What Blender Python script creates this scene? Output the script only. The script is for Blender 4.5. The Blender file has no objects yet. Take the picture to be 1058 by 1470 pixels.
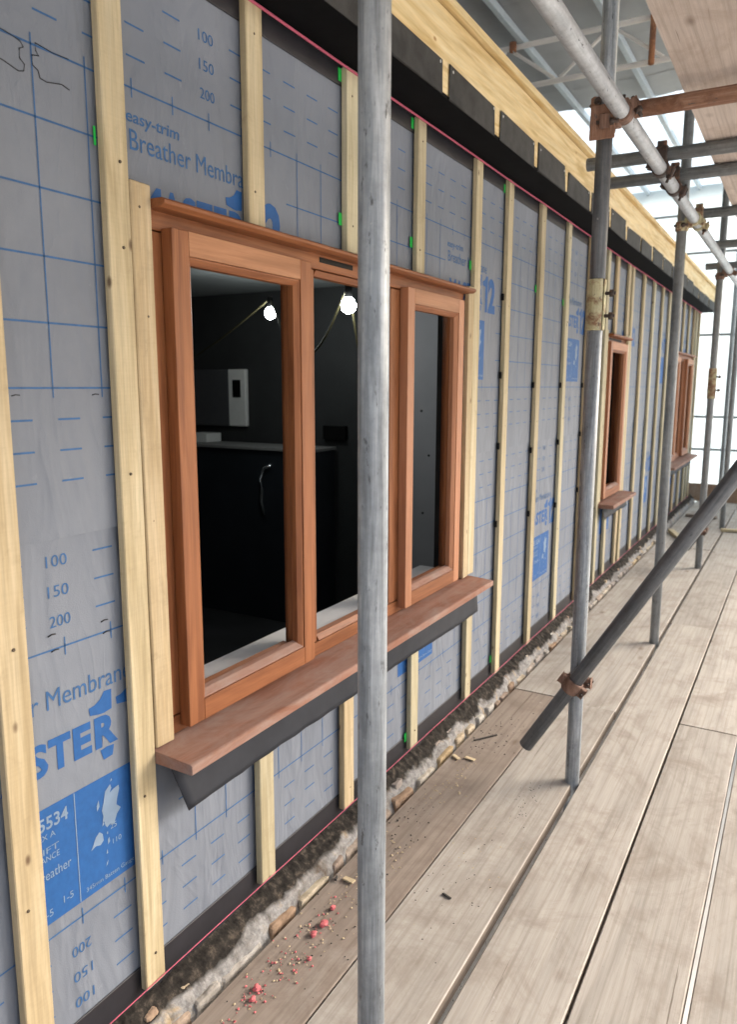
import bpy, bmesh, math, random
from mathutils import Vector, Matrix, noise
random.seed(7)
D = bpy.data
SC = bpy.context.scene
COL = SC.collection

# ------------------------------------------------------------------ camera
CAM_Z = 1.37
cam_data = D.cameras.new('camera')
cam = D.objects.new('camera', cam_data)
COL.objects.link(cam)
SC.camera = cam
FWD = Vector((-0.48944821, 0.85632002, -0.1647922))
RIGHT = Vector((0.86795553, 0.49663413, 0.00278214))
UP = RIGHT.cross(FWD)
cam.matrix_world = Matrix(((RIGHT.x, UP.x, -FWD.x, 0), (RIGHT.y, UP.y, -FWD.y, 0), (RIGHT.z, UP.z, -FWD.z, CAM_Z), (0, 0, 0, 1)))
cam_data.sensor_fit = 'VERTICAL'
cam_data.sensor_height = 24.0
cam_data.lens = 24.0 * 1088 / 1470
cam_data.clip_start = 0.05
cam_data.clip_end = 2000
cam_data.dof.use_dof = True
cam_data.dof.focus_distance = 1.75
cam_data.dof.aperture_fstop = 3.3

# ------------------------------------------------------------------ world, sun, exposure
SUN_EL, SUN_AZ = math.radians(36), math.radians(38)      # azimuth measured from +Y towards +X
world = D.worlds.new('World')
SC.world = world
world.use_nodes = True
wn = world.node_tree
wn.nodes.clear()
w_out = wn.nodes.new('ShaderNodeOutputWorld')
w_bg = wn.nodes.new('ShaderNodeBackground')
w_sky = wn.nodes.new('ShaderNodeTexSky')
w_sky.sky_type = 'NISHITA'
w_sky.sun_disc = False
w_sky.sun_elevation = SUN_EL
w_sky.sun_rotation = SUN_AZ
w_sky.air_density = 1.0
w_sky.dust_density = 7.0
w_sky.ozone_density = 0.6
w_bg.inputs['Strength'].default_value = 0.15
wn.links.new(w_sky.outputs['Color'], w_bg.inputs['Color'])
wn.links.new(w_bg.outputs['Background'], w_out.inputs['Surface'])
sun_data = D.lights.new('sun', 'SUN')
sun_data.energy = 2.6
sun_data.angle = math.radians(40)
sun_data.color = (1.0, 0.975, 0.945)
sun = D.objects.new('sun', sun_data)
COL.objects.link(sun)
sdir = Vector((math.sin(SUN_AZ) * math.cos(SUN_EL), math.cos(SUN_AZ) * math.cos(SUN_EL), math.sin(SUN_EL)))
sun.rotation_euler = (-sdir).to_track_quat('-Z', 'Y').to_euler()
sun.location = (6, 6, 8)
vs = SC.view_settings
vs.view_transform = 'Standard'
vs.look = 'None'
vs.exposure = 1.48
vs.gamma = 1.0
vs.use_curve_mapping = False
SC.render.engine = 'CYCLES'
SC.cycles.use_denoising = True
SC.cycles.max_bounces = 10
SC.cycles.diffuse_bounces = 6
SC.cycles.sample_clamp_indirect = 8.0

# ------------------------------------------------------------------ materials
def srgb(r, g, b):
    f = lambda c: (c / 255 / 12.92) if c / 255 <= 0.04045 else ((c / 255 + 0.055) / 1.055) ** 2.4
    return (f(r), f(g), f(b), 1)

class NT:
    def __init__(self, name):
        self.m = D.materials.new(name)
        self.m.use_nodes = True
        self.t = self.m.node_tree
        self.b = self.t.nodes['Principled BSDF']
    def n(self, kind, **kw):
        nd = self.t.nodes.new(kind)
        for k, v in kw.items():
            setattr(nd, k, v)
        return nd
    def l(self, a, b):
        self.t.links.new(a, b)
    def coords(self, scale=(1, 1, 1), rand=True):
        tc = self.n('ShaderNodeTexCoord')
        out = tc.outputs['Object']
        if rand:
            oi = self.n('ShaderNodeObjectInfo')
            mul = self.n('ShaderNodeMath', operation='MULTIPLY')
            mul.inputs[1].default_value = 37.0
            self.l(oi.outputs['Random'], mul.inputs[0])
            add = self.n('ShaderNodeVectorMath', operation='ADD')
            self.l(out, add.inputs[0]); self.l(mul.outputs[0], add.inputs[1])
            out = add.outputs[0]
        mp = self.n('ShaderNodeMapping')
        mp.inputs['Scale'].default_value = scale
        self.l(out, mp.inputs['Vector'])
        return mp.outputs[0]
    def noise(self, vec, scale=5, detail=6, rough=0.6, dist=0.0):
        nd = self.n('ShaderNodeTexNoise')
        nd.inputs['Scale'].default_value = scale
        nd.inputs['Detail'].default_value = detail
        nd.inputs['Roughness'].default_value = rough
        nd.inputs['Distortion'].default_value = dist
        self.l(vec, nd.inputs['Vector'])
        return nd.outputs['Fac']
    def ramp(self, fac, stops):
        r = self.n('ShaderNodeValToRGB')
        e = r.color_ramp.elements
        while len(e) < len(stops):
            e.new(0.5)
        for el, (p, c) in zip(e, stops):
            el.position = p
            el.color = c if len(c) == 4 else (*c, 1)
        self.l(fac, r.inputs['Fac'])
        return r.outputs['Color']
    def mix(self, fac, a, b, blend='MIX'):
        mx = self.n('ShaderNodeMix', data_type='RGBA', blend_type=blend)
        for sock, v in ((mx.inputs[0], fac), (mx.inputs[6], a), (mx.inputs[7], b)):
            if hasattr(v, 'is_output'):
                self.l(v, sock)
            else:
                sock.default_value = v
        return mx.outputs[2]
    def randval(self, lo=0.85, hi=1.12):
        oi = self.n('ShaderNodeObjectInfo')
        mr = self.n('ShaderNodeMapRange')
        mr.inputs['To Min'].default_value = lo
        mr.inputs['To Max'].default_value = hi
        self.l(oi.outputs['Random'], mr.inputs['Value'])
        return mr.outputs[0]
    def tint(self, col, lo, hi):
        v = self.randval(lo, hi)
        hs = self.n('ShaderNodeHueSaturation')
        self.l(v, hs.inputs['Value']); self.l(col, hs.inputs['Color'])
        return hs.outputs[0]
    def bump(self, h, strength=0.3, dist=0.002):
        bp = self.n('ShaderNodeBump')
        bp.inputs['Strength'].default_value = strength
        bp.inputs['Distance'].default_value = dist
        self.l(h, bp.inputs['Height'])
        self.l(bp.outputs[0], self.b.inputs['Normal'])
    def done(self, col=None, rough=0.6, metal=0.0, spec=0.5):
        if col is not None:
            if hasattr(col, 'is_output'):
                self.l(col, self.b.inputs['Base Color'])
            else:
                self.b.inputs['Base Color'].default_value = col
        if hasattr(rough, 'is_output'):
            self.l(rough, self.b.inputs['Roughness'])
        else:
            self.b.inputs['Roughness'].default_value = rough
        self.b.inputs['Metallic'].default_value = metal
        self.b.inputs['Specular IOR Level'].default_value = spec
        return self.m

def ax_scale(axis, along, across):
    s = [across] * 3
    s['xyz'.index(axis)] = along
    return tuple(s)

def wood(name, axis, dark, mid, light, knots=True, fine=90, rough=0.7, lo=0.88, hi=1.08, stain=None, spec=0.3, knot_col=None, contrast=1.0):
    t = NT(name)
    v = t.coords(ax_scale(axis, 1.2, 16))
    big = t.noise(v, 1.6, 4, 0.55, 1.2)
    v2 = t.coords(ax_scale(axis, 3.0, fine))
    fi = t.noise(v2, 2.0, 6, 0.65, 0.3)
    c = t.ramp(big, [(0.30, dark), (0.5, mid), (0.72, light)])
    fg = t.ramp(fi, [(0.3, (1 - 0.28 * contrast,) * 3), (0.62, (1.05,) * 3)])
    c = t.mix(1.0, c, fg, 'MULTIPLY')
    vk = t.coords(ax_scale(axis, 3.2, 6))
    if knots:
        vo = t.n('ShaderNodeTexVoronoi')
        vo.inputs['Scale'].default_value = 1.9
        t.l(vk, vo.inputs['Vector'])
        k = t.ramp(vo.outputs['Distance'], [(0.035, (1, 1, 1)), (0.085, (0, 0, 0))])
        c = t.mix(k, c, knot_col or (dark[0] * 0.42, dark[1] * 0.36, dark[2] * 0.32, 1))
    if stain:
        vs_ = t.coords(ax_scale(axis, 2.2, 6))
        s = t.noise(vs_, 2.2, 8, 0.68, 0.6)
        sf = t.ramp(s, [(0.40, (0, 0, 0)), (0.66, (0.85, 0.85, 0.85))])
        c = t.mix(sf, c, stain)
    c = t.tint(c, lo, hi)
    if 'pine' in name:
        oi2 = t.n('ShaderNodeObjectInfo')
        wn_ = t.n('ShaderNodeTexWhiteNoise', noise_dimensions='1D'); t.l(oi2.outputs['Random'], wn_.inputs['W'])
        mr2 = t.n('ShaderNodeMapRange'); mr2.inputs['To Min'].default_value = 0.478; mr2.inputs['To Max'].default_value = 0.512
        t.l(wn_.outputs['Value'], mr2.inputs['Value'])
        mr3 = t.n('ShaderNodeMapRange'); mr3.inputs['To Min'].default_value = 1.05; mr3.inputs['To Max'].default_value = 0.72
        t.l(wn_.outputs['Value'], mr3.inputs['Value'])
        hs2 = t.n('ShaderNodeHueSaturation'); t.l(mr2.outputs[0], hs2.inputs['Hue']); t.l(mr3.outputs[0], hs2.inputs['Saturation']); t.l(c, hs2.inputs['Color'])
        c = hs2.outputs[0]
        vd = t.coords((7, 7, 7)); dn = t.noise(vd, 2.0, 8, 0.72, 0.6)
        dfz = t.ramp(dn, [(0.56, (0, 0, 0)), (0.74, (0.42, 0.42, 0.42))])
        c = t.mix(dfz, c, (0.26, 0.20, 0.12, 1))
        vsw = t.coords(ax_scale(axis, 260, 12)); sw = t.noise(vsw, 1.0, 2, 0.5)
        sg_ = t.ramp(sw, [(0.35, (0.90, 0.90, 0.90)), (0.6, (1.03, 1.03, 1.03))])
        c = t.mix(0.25, c, sg_, 'MULTIPLY')
    t.bump(fi, 0.25, 0.0012)
    return t.done(c, rough, 0, spec)

M = {}
for a in 'xyz':
    M['pine_' + a] = wood('treated_pine_' + a, a, (0.42, 0.335, 0.170, 1), (0.51, 0.42, 0.235, 1), (0.59, 0.505, 0.31, 1), fine=75, lo=0.82, hi=1.10, knot_col=(0.15, 0.10, 0.05, 1), contrast=0.75)
    M['hard_' + a] = wood('red_hardwood_' + a, a, (0.170, 0.058, 0.022, 1), (0.245, 0.090, 0.035, 1), (0.32, 0.128, 0.052, 1), knots=False, fine=150, rough=0.5, lo=0.92, hi=1.1, contrast=0.55)
    M['ply_' + a] = wood('yellow_sheet_timber_' + a, a, (0.55, 0.38, 0.16, 1), (0.72, 0.56, 0.30, 1), (0.80, 0.67, 0.42, 1), fine=40, lo=0.95, hi=1.05, knot_col=(0.42, 0.24, 0.09, 1), contrast=0.5)
M['hard_light'] = wood('pale_hardwood', 'y', (0.34, 0.15, 0.07, 1), (0.42, 0.195, 0.095, 1), (0.49, 0.24, 0.125, 1), knots=False, fine=120, rough=0.5, contrast=0.4)  # paler hardwood for the top rails of the casements
M['hard_light_z'] = wood('far_lit_hardwood_upright', 'z', (0.34, 0.15, 0.078, 1), (0.42, 0.19, 0.10, 1), (0.48, 0.235, 0.13, 1), knots=False, fine=120, rough=0.5, contrast=0.4)  # paler copy for right and farther casements, brighter far light put into the colour
M['sill'] = wood('dusty_hardwood_sill', 'y', (0.20, 0.085, 0.052, 1), (0.26, 0.12, 0.08, 1), (0.31, 0.165, 0.12, 1), knots=False, fine=110, rough=0.7, contrast=0.5, stain=(0.31, 0.225, 0.19, 1))

def deck_mat(name, base, stain):
    t = NT(name)
    v = t.coords((9, 0.9, 9))
    big = t.noise(v, 1.6, 5, 0.55, 1.0)
    v2 = t.coords((120, 2.2, 120))
    fi = t.noise(v2, 1.4, 6, 0.7, 0.25)
    c = t.ramp(big, [(0.28, tuple(x * 0.84 for x in base)), (0.5, base), (0.75, tuple(min(1, x * 1.13) for x in base))])
    fg = t.ramp(fi, [(0.28, (0.74, 0.73, 0.72)), (0.55, (1.0, 1.0, 1.0)), (0.8, (1.06, 1.06, 1.06))])
    c = t.mix(0.8, c, fg, 'MULTIPLY')
    vb = t.coords((5.5, 3.0, 5))
    s = t.noise(vb, 1.6, 9, 0.66, 0.5)
    sf = t.ramp(s, [(0.50, (0, 0, 0)), (0.66, (0.5, 0.5, 0.5)), (0.8, (0.85, 0.85, 0.85))])
    c = t.mix(sf, c, stain)
    vc = t.coords((2.2, 1.1, 2))
    s2 = t.noise(vc, 1.8, 7, 0.7, 0.3)
    sp = t.ramp(s2, [(0.56, (0, 0, 0)), (0.78, (0.5, 0.5, 0.5))])
    c = t.mix(sp, c, (0.55, 0.52, 0.475, 1))
    vp = t.coords((1, 1, 1))
    sg = t.noise(vp, 75, 3, 0.7)
    spf = t.ramp(sg, [(0.70, (0, 0, 0)), (0.76, (0.6, 0.6, 0.6))])
    c = t.mix(spf, c, (0.16, 0.12, 0.09, 1))
    # growth-ring figure, knots, splits, cement splashes
    vw = t.coords((9.0, 0.55, 9.0))
    wv = t.n('ShaderNodeTexWave', wave_type='BANDS', bands_direction='X')
    wv.inputs['Scale'].default_value = 1.1; wv.inputs['Distortion'].default_value = 7.5; wv.inputs['Detail'].default_value = 4; wv.inputs['Detail Scale'].default_value = 0.9
    t.l(vw, wv.inputs['Vector'])
    wl = t.ramp(wv.outputs['Fac'], [(0.0, (0.80, 0.78, 0.75)), (0.22, (1, 1, 1)), (1.0, (1.03, 1.03, 1.03))])
    c = t.mix(0.5, c, wl, 'MULTIPLY')
    vk = t.coords((5.5, 2.6, 5.5))
    vo = t.n('ShaderNodeTexVoronoi'); vo.inputs['Scale'].default_value = 1.0
    t.l(vk, vo.inputs['Vector'])
    kn = t.ramp(vo.outputs['Distance'], [(0.03, (0.75, 0.75, 0.75)), (0.075, (0.25, 0.25, 0.25)), (0.11, (0, 0, 0))])
    c = t.mix(kn, c, (0.13, 0.085, 0.055, 1))
    vs2 = t.coords((60, 1.1, 60))
    sp2 = t.noise(vs2, 1.2, 4, 0.6, 0.4)
    sk = t.ramp(sp2, [(0.26, (0.75, 0.75, 0.75)), (0.31, (0, 0, 0))])
    c = t.mix(sk, c, (0.10, 0.075, 0.055, 1))
    cm = t.noise(vp, 26, 5, 0.75, 0.3)
    cf = t.ramp(cm, [(0.68, (0, 0, 0)), (0.74, (0.55, 0.55, 0.55))])
    c = t.mix(cf, c, (0.60, 0.58, 0.55, 1))
    dm = t.noise(vp, 4.2, 9, 0.74, 0.8)
    df = t.ramp(dm, [(0.50, (0, 0, 0)), (0.70, (0.7, 0.7, 0.7))])
    c = t.mix(df, c, stain)
    c = t.tint(c, 0.88, 1.08)
    t.bump(fi, 0.4, 0.0016)
    return t.done(c, 0.85, 0, 0.2)
M['deck'] = deck_mat('weathered_scaffold_board', (0.39, 0.362, 0.326), (0.235, 0.198, 0.165, 1))
M['deck_brown'] = deck_mat('dusty_brown_scaffold_board', (0.285, 0.238, 0.20), (0.185, 0.145, 0.118, 1))
M['deck_pink'] = deck_mat('pale_pink_scaffold_board', (0.56, 0.48, 0.425), (0.40, 0.32, 0.265, 1))
M['deck_edge'] = deck_mat('dark_board_edge', (0.20, 0.165, 0.135), (0.11, 0.088, 0.07, 1))  # darker tone for the sides and ends of the boards
M['toe'] = deck_mat('brown_toe_board', (0.34, 0.23, 0.155), (0.25, 0.165, 0.11, 1))

def membrane_mat():
    t = NT('grey_breather_membrane')
    v = t.coords((1, 1, 1), False)
    big = t.noise(v, 3.0, 5, 0.6)
    c = t.ramp(big, [(0.3, (0.164, 0.186, 0.226)), (0.7, (0.200, 0.224, 0.266))])
    sm = t.noise(v, 14, 6, 0.65)
    sf = t.ramp(sm, [(0.66, (0, 0, 0)), (0.78, (0.4, 0.4, 0.4))])
    c = t.mix(sf, c, (0.35, 0.37, 0.41, 1))
    vw = t.coords((1, 1.0, 0.35), False)
    wr = t.noise(vw, 7, 3, 0.5, 0.6)
    ve = t.n('ShaderNodeTexVoronoi'); ve.inputs['Scale'].default_value = 420
    t.l(v, ve.inputs['Vector'])
    vcr = t.coords((1, 1.6, 0.55), False)
    cr = t.noise(vcr, 3.2, 3, 0.55, 1.6)
    cs_ = t.n('ShaderNodeMath', operation='SUBTRACT'); cs_.inputs[1].default_value = 0.5; t.l(cr, cs_.inputs[0])
    ca_ = t.n('ShaderNodeMath', operation='ABSOLUTE'); t.l(cs_.outputs[0], ca_.inputs[0])
    cm_ = t.n('ShaderNodeMath', operation='MINIMUM'); cm_.inputs[1].default_value = 0.05; t.l(ca_.outputs[0], cm_.inputs[0])
    ck = t.n('ShaderNodeMath', operation='MULTIPLY_ADD'); ck.inputs[1].default_value = -0.4; t.l(cm_.outputs[0], ck.inputs[0]); t.l(wr, ck.inputs[2])
    wr = ck.outputs[0]
    add = t.n('ShaderNodeMath', operation='MULTIPLY_ADD')
    add.inputs[1].default_value = 0.010
    t.l(ve.outputs['Distance'], add.inputs[0]); t.l(wr, add.inputs[2])
    t.bump(add.outputs[0], 0.8, 0.03)
    return t.done(c, 0.62, 0, 0.35)
M['membrane'] = membrane_mat()

def plain(name, col, rough=0.6, metal=0, spec=0.4, var=0.12, scale=20, bump=0.0):
    t = NT(name)
    v = t.coords((1, 1, 1))
    nz = t.noise(v, scale, 5, 0.6)
    a = tuple(max(0, x * (1 - var)) for x in col[:3]) + (1,)
    b = tuple(min(1, x * (1 + var)) for x in col[:3]) + (1,)
    c = t.ramp(nz, [(0.3, a), (0.7, b)])
    if bump:
        t.bump(nz, bump, 0.003)
    return t.done(c, rough, metal, spec)
M['ink'] = plain('blue_print_ink', (0.020, 0.100, 0.30), 0.6, spec=0.3, var=0.10, scale=60)
M['ink_pale'] = plain('pale_blue_ink_line', (0.038, 0.115, 0.27), 0.6, spec=0.3, var=0.18, scale=50)
M['ink_white'] = plain('unprinted_grey_lettering', (0.20, 0.28, 0.39), 0.6, spec=0.3, var=0.1)
M['pen'] = plain('black_marker', (0.02, 0.02, 0.025), 0.6)
M['dpc'] = plain('black_damp_proof_strip', (0.022, 0.022, 0.027), 0.45, spec=0.4, var=0.25, scale=9, bump=0.2)
M['flap'] = plain('charcoal_membrane_flap', (0.034, 0.037, 0.045), 0.6, spec=0.15, var=0.15, scale=8, bump=0.12)
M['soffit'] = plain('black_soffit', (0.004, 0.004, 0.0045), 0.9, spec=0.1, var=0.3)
M['flash'] = plain('grey_brown_strap', (0.036, 0.035, 0.034), 0.7, spec=0.2, var=0.4, scale=14, bump=0.15)
M['green'] = plain('green_tape', (0.02, 0.52, 0.08), 0.5, var=0.05)
M['pink'] = plain('pink_string', (0.50, 0.10, 0.16), 0.7, var=0.15, scale=200)
M['pinkbit'] = plain('pink_chalk', (0.62, 0.16, 0.17), 0.85, var=0.2, scale=90, bump=0.3)
M['chip'] = plain('pale_wood_shaving', (0.62, 0.50, 0.32), 0.8, var=0.2)
M['darkbit'] = plain('dark_debris', (0.05, 0.045, 0.04), 0.8, var=0.2)
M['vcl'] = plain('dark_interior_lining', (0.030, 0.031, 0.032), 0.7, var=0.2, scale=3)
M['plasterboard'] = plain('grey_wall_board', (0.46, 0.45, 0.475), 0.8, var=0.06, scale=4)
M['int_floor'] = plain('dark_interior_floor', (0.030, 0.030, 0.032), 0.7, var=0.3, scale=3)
M['int_ceiling'] = plain('interior_ceiling', (0.30, 0.32, 0.32), 0.8, var=0.05, scale=3)
M['white'] = plain('white_casing', (0.72, 0.72, 0.70), 0.45, var=0.04)
M['greycase'] = plain('grey_casing', (0.075, 0.076, 0.082), 0.5, var=0.06)
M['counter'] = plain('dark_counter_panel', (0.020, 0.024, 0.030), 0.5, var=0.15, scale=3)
M['counter_edge'] = plain('pale_counter_edge', (0.24, 0.235, 0.23), 0.6)
M['black'] = plain('black_plastic', (0.005, 0.005, 0.005), 0.5, spec=0.15)
M['cable'] = plain('yellow_cable', (0.035, 0.030, 0.012), 0.6)
M['foil'] = plain('silver_foil', (0.75, 0.76, 0.78), 0.25, metal=0.9, var=0.05)
M['board_white'] = plain('white_window_board', (0.66, 0.66, 0.67), 0.5, var=0.05)
M['roof_grey'] = plain('grey_roof_sheet', (0.36, 0.375, 0.39), 0.5, var=0.12, scale=2)
M['beam_white'] = plain('chalky_white_beam', (0.80, 0.80, 0.78), 0.6, var=0.06, scale=12)
M['purlin'] = plain('pale_blue_purlin', (0.50, 0.58, 0.64), 0.45, var=0.08)
M['ground'] = plain('pale_ground', (0.42, 0.41, 0.39), 0.9, var=0.25, scale=0.8)
M['nail'] = plain('dark_nail_head', (0.10, 0.075, 0.05), 0.6, metal=0.2)
M['screw'] = plain('zinc_screw', (0.45, 0.45, 0.45), 0.4, metal=0.8)

def bulb_mat():
    t = NT('lit_bulb')
    t.b.inputs['Base Color'].default_value = (1, 1, 1, 1)
    t.b.inputs['Emission Color'].default_value = (0.93, 1.0, 0.98, 1)
    t.b.inputs['Emission Strength'].default_value = 55
    return t.m
M['bulb'] = bulb_mat()

def sheet_mat():
    t = NT('translucent_white_sheeting')
    t.t.nodes.remove(t.b)
    out = t.t.nodes['Material Output']
    tr = t.n('ShaderNodeBsdfTranslucent'); df = t.n('ShaderNodeBsdfDiffuse'); mx = t.n('ShaderNodeMixShader')
    v = t.coords((1, 1, 1))
    nz = t.noise(v, 1.3, 4, 0.5)
    c = t.ramp(nz, [(0.3, (0.33, 0.41, 0.455)), (0.7, (0.39, 0.46, 0.50))])
    t.l(c, tr.inputs[0]); t.l(c, df.inputs[0])
    mx.inputs[0].default_value = 0.15
    t.l(tr.outputs[0], mx.inputs[1]); t.l(df.outputs[0], mx.inputs[2]); t.l(mx.outputs[0], out.inputs['Surface'])
    return t.m
M['sheet'] = sheet_mat()

def steel(name, a, b, c3, rust=0.0, rough=0.48, metal=0.25):
    t = NT(name)
    v = t.coords((34, 34, 1.7))
    st = t.noise(v, 2.2, 7, 0.66, 0.5)
    c = t.ramp(st, [(0.3, a), (0.5, b), (0.72, c3)])
    v1 = t.coords((1, 1, 1))
    mott = t.noise(v1, 34, 7, 0.7)
    mm = t.ramp(mott, [(0.32, (0.80, 0.80, 0.80)), (0.6, (1.05, 1.05, 1.05))])
    c = t.mix(1.0, c, mm, 'MULTIPLY')
    v3 = t.coords((3.0, 3.0, 1.0))
    bl = t.noise(v3, 3.2, 5, 0.6)
    bm_ = t.ramp(bl, [(0.35, (0.84, 0.84, 0.85)), (0.65, (1.1, 1.1, 1.1))])
    c = t.mix(1.0, c, bm_, 'MULTIPLY')
    v2 = t.coords((60, 60, 16))
    sp = t.noise(v2, 1.6, 3, 0.75)
    sf = t.ramp(sp, [(0.62, (0, 0, 0)), (0.69, (0.85, 0.85, 0.85))])
    c = t.mix(sf, c, (0.07, 0.075, 0.08, 1))
    cs = t.noise(v1, 48, 4, 0.7)
    cf = t.ramp(cs, [(0.69, (0, 0, 0)), (0.74, (0.6, 0.6, 0.6))])
    c = t.mix(cf, c, (0.55, 0.56, 0.55, 1))
    rs = t.noise(v1, 9, 6, 0.72, 0.4)
    rf = t.ramp(rs, [(0.71 - rust * 0.35, (0, 0, 0)), (0.80 - rust * 0.35, (0.9, 0.9, 0.9))])
    rc = t.ramp(mott, [(0.3, (0.13, 0.055, 0.03)), (0.7, (0.30, 0.15, 0.088))])
    c = t.mix(rf, c, rc)
    t.bump(mott, 0.15, 0.0015)
    return t.done(c, rough, metal, 0.5)
M['galv'] = steel('galvanised_tube', (0.145, 0.165, 0.185), (0.295, 0.325, 0.35), (0.52, 0.555, 0.585))
M['galv_light'] = steel('bright_galvanised_tube', (0.36, 0.385, 0.40), (0.46, 0.485, 0.505), (0.56, 0.58, 0.60))
M['darksteel'] = steel('dark_weathered_tube', (0.065, 0.073, 0.082), (0.12, 0.13, 0.142), (0.185, 0.197, 0.21))
M['midsteel'] = steel('grey_weathered_tube', (0.15, 0.165, 0.17), (0.22, 0.235, 0.24), (0.30, 0.315, 0.32), rust=0.15)
M['rust'] = steel('rusted_tube', (0.20, 0.105, 0.068), (0.29, 0.155, 0.10), (0.42, 0.27, 0.20), rust=0.55, rough=0.8, metal=0.0)
M['rustyfit'] = steel('rusty_brown_fitting', (0.10, 0.055, 0.038), (0.19, 0.105, 0.072), (0.32, 0.20, 0.15), rust=0.25, rough=0.75, metal=0.0)
M['darkfit'] = steel('dark_greasy_fitting', (0.03, 0.022, 0.018), (0.06, 0.042, 0.035), (0.12, 0.08, 0.06), rust=0.5, rough=0.6, metal=0.1)
M['yellowfit'] = steel('flaking_yellow_sleeve', (0.34, 0.29, 0.15), (0.52, 0.49, 0.30), (0.64, 0.62, 0.44), rust=0.72, rough=0.75, metal=0.0)
M['rustpaint'] = steel('rust_streaked_white_beam', (0.30, 0.13, 0.06), (0.42, 0.19, 0.09), (0.55, 0.35, 0.24), rust=0.7, rough=0.8, metal=0.0)

def plinth_mat():
    t = NT('rubble_mortar_and_dirt')
    v = t.coords((1, 1, 1), False)
    n1 = t.noise(v, 9, 8, 0.66, 0.9)
    c = t.ramp(n1, [(0.30, (0.14, 0.11, 0.085)), (0.42, (0.23, 0.22, 0.21)), (0.55, (0.31, 0.305, 0.30)), (0.66, (0.36, 0.28, 0.18)), (0.78, (0.28, 0.17, 0.11))])
    n2 = t.noise(v, 70, 6, 0.72)
    mm = t.ramp(n2, [(0.3, (0.5, 0.5, 0.5)), (0.62, (1.1, 1.1, 1.1))])
    c = t.mix(1.0, c, mm, 'MULTIPLY')
    n3 = t.noise(v, 45, 6, 0.65, 0.2)
    soil = t.ramp(n3, [(0.3, (0.009, 0.008, 0.0075)), (0.55, (0.034, 0.030, 0.026)), (0.75, (0.13, 0.105, 0.082))])
    sx = t.n('ShaderNodeSeparateXYZ'); t.l(v, sx.inputs[0])
    n4 = t.noise(v, 7, 4, 0.55, 0.4)
    ma = t.n('ShaderNodeMath', operation='MULTIPLY_ADD'); ma.inputs[1].default_value = 0.07
    t.l(n4, ma.inputs[0]); t.l(sx.outputs['X'], ma.inputs[2])
    mr = t.n('ShaderNodeMapRange'); mr.inputs['From Min'].default_value = 0.032; mr.inputs['From Max'].default_value = 0.042
    t.l(ma.outputs[0], mr.inputs['Value'])
    c = t.mix(mr.outputs[0], soil, c)
    t.bump(n3, 0.7, 0.004)
    return t.done(c, 0.95, 0, 0.12)
M['plinth'] = plinth_mat()
def stone_mat():
    t = NT('rubble_stone')
    v = t.coords((1, 1, 1))
    n1 = t.noise(v, 16, 7, 0.68, 0.5)
    oi = t.n('ShaderNodeObjectInfo')
    base = t.ramp(oi.outputs['Random'], [(0.0, (0.44, 0.33, 0.19)), (0.3, (0.47, 0.46, 0.43)), (0.55, (0.34, 0.23, 0.15)), (0.75, (0.36, 0.35, 0.34)), (1.0, (0.52, 0.45, 0.33))])
    mm = t.ramp(n1, [(0.3, (0.45, 0.42, 0.4)), (0.6, (1.05, 1.05, 1.05))])
    c = t.mix(1.0, base, mm, 'MULTIPLY')
    t.bump(n1, 0.8, 0.006)
    return t.done(c, 0.95, 0, 0.15)
M['stone'] = stone_mat()

# ------------------------------------------------------------------ geometry helpers
def wloc(o):
    v = Vector((0, 0, 0))
    while o is not None:
        v += o.location
        o = o.parent
    return v

def mk(name, verts, faces, mat, parent=None, origin=None, smooth=False, mats=None, fmat=None):
    """verts in world space; origin = world position of the object's origin"""
    if origin is None:
        xs = [Vector(v) for v in verts]
        origin = Vector(((min(v.x for v in xs) + max(v.x for v in xs)) / 2, (min(v.y for v in xs) + max(v.y for v in xs)) / 2, min(v.z for v in xs)))
    origin = Vector(origin)
    me = D.meshes.new(name)
    me.from_pydata([tuple(Vector(v) - origin) for v in verts], [], faces)
    for m in (mats or [mat]):
        me.materials.append(M[m] if isinstance(m, str) else m)
    if fmat:
        for p, i in zip(me.polygons, fmat):
            p.material_index = i
    if smooth:
        for p in me.polygons:
            p.use_smooth = True
    me.update()
    o = D.objects.new(name, me)
    COL.objects.link(o)
    o.location = origin - (wloc(parent) if parent else Vector((0, 0, 0)))
    o.parent = parent
    return o

def thing(name, loc, label=None, cat=None, group=None, kind=None):
    o = D.objects.new(name, None)
    o.empty_display_size = 0.05
    COL.objects.link(o)
    o.location = loc
    tag(o, label, cat, group, kind)
    return o

def tag(o, label=None, cat=None, group=None, kind=None):
    for k, v in (('label', label), ('category', cat), ('group', group), ('kind', kind)):
        if v:
            o[k] = v
    return o

def bevel_bm(bm, w, seg=1):
    bmesh.ops.bevel(bm, geom=list(bm.edges), offset=w, segments=seg, profile=0.6, affect='EDGES', clamp_overlap=True)

def bm_obj(name, bm, mat, parent, origin, smooth=False, rot=None):
    bmesh.ops.recalc_face_normals(bm, faces=bm.faces)
    me = D.meshes.new(name)
    bm.to_mesh(me); bm.free()
    me.materials.append(M[mat] if isinstance(mat, str) else mat)
    if smooth:
        for p in me.polygons:
            p.use_smooth = True
    o = D.objects.new(name, me)
    COL.objects.link(o)
    o.location = Vector(origin) - (wloc(parent) if parent else Vector((0, 0, 0)))
    if rot is not None:
        o.rotation_mode = 'QUATERNION'
        o.rotation_quaternion = rot
    o.parent = parent
    return o

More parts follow.
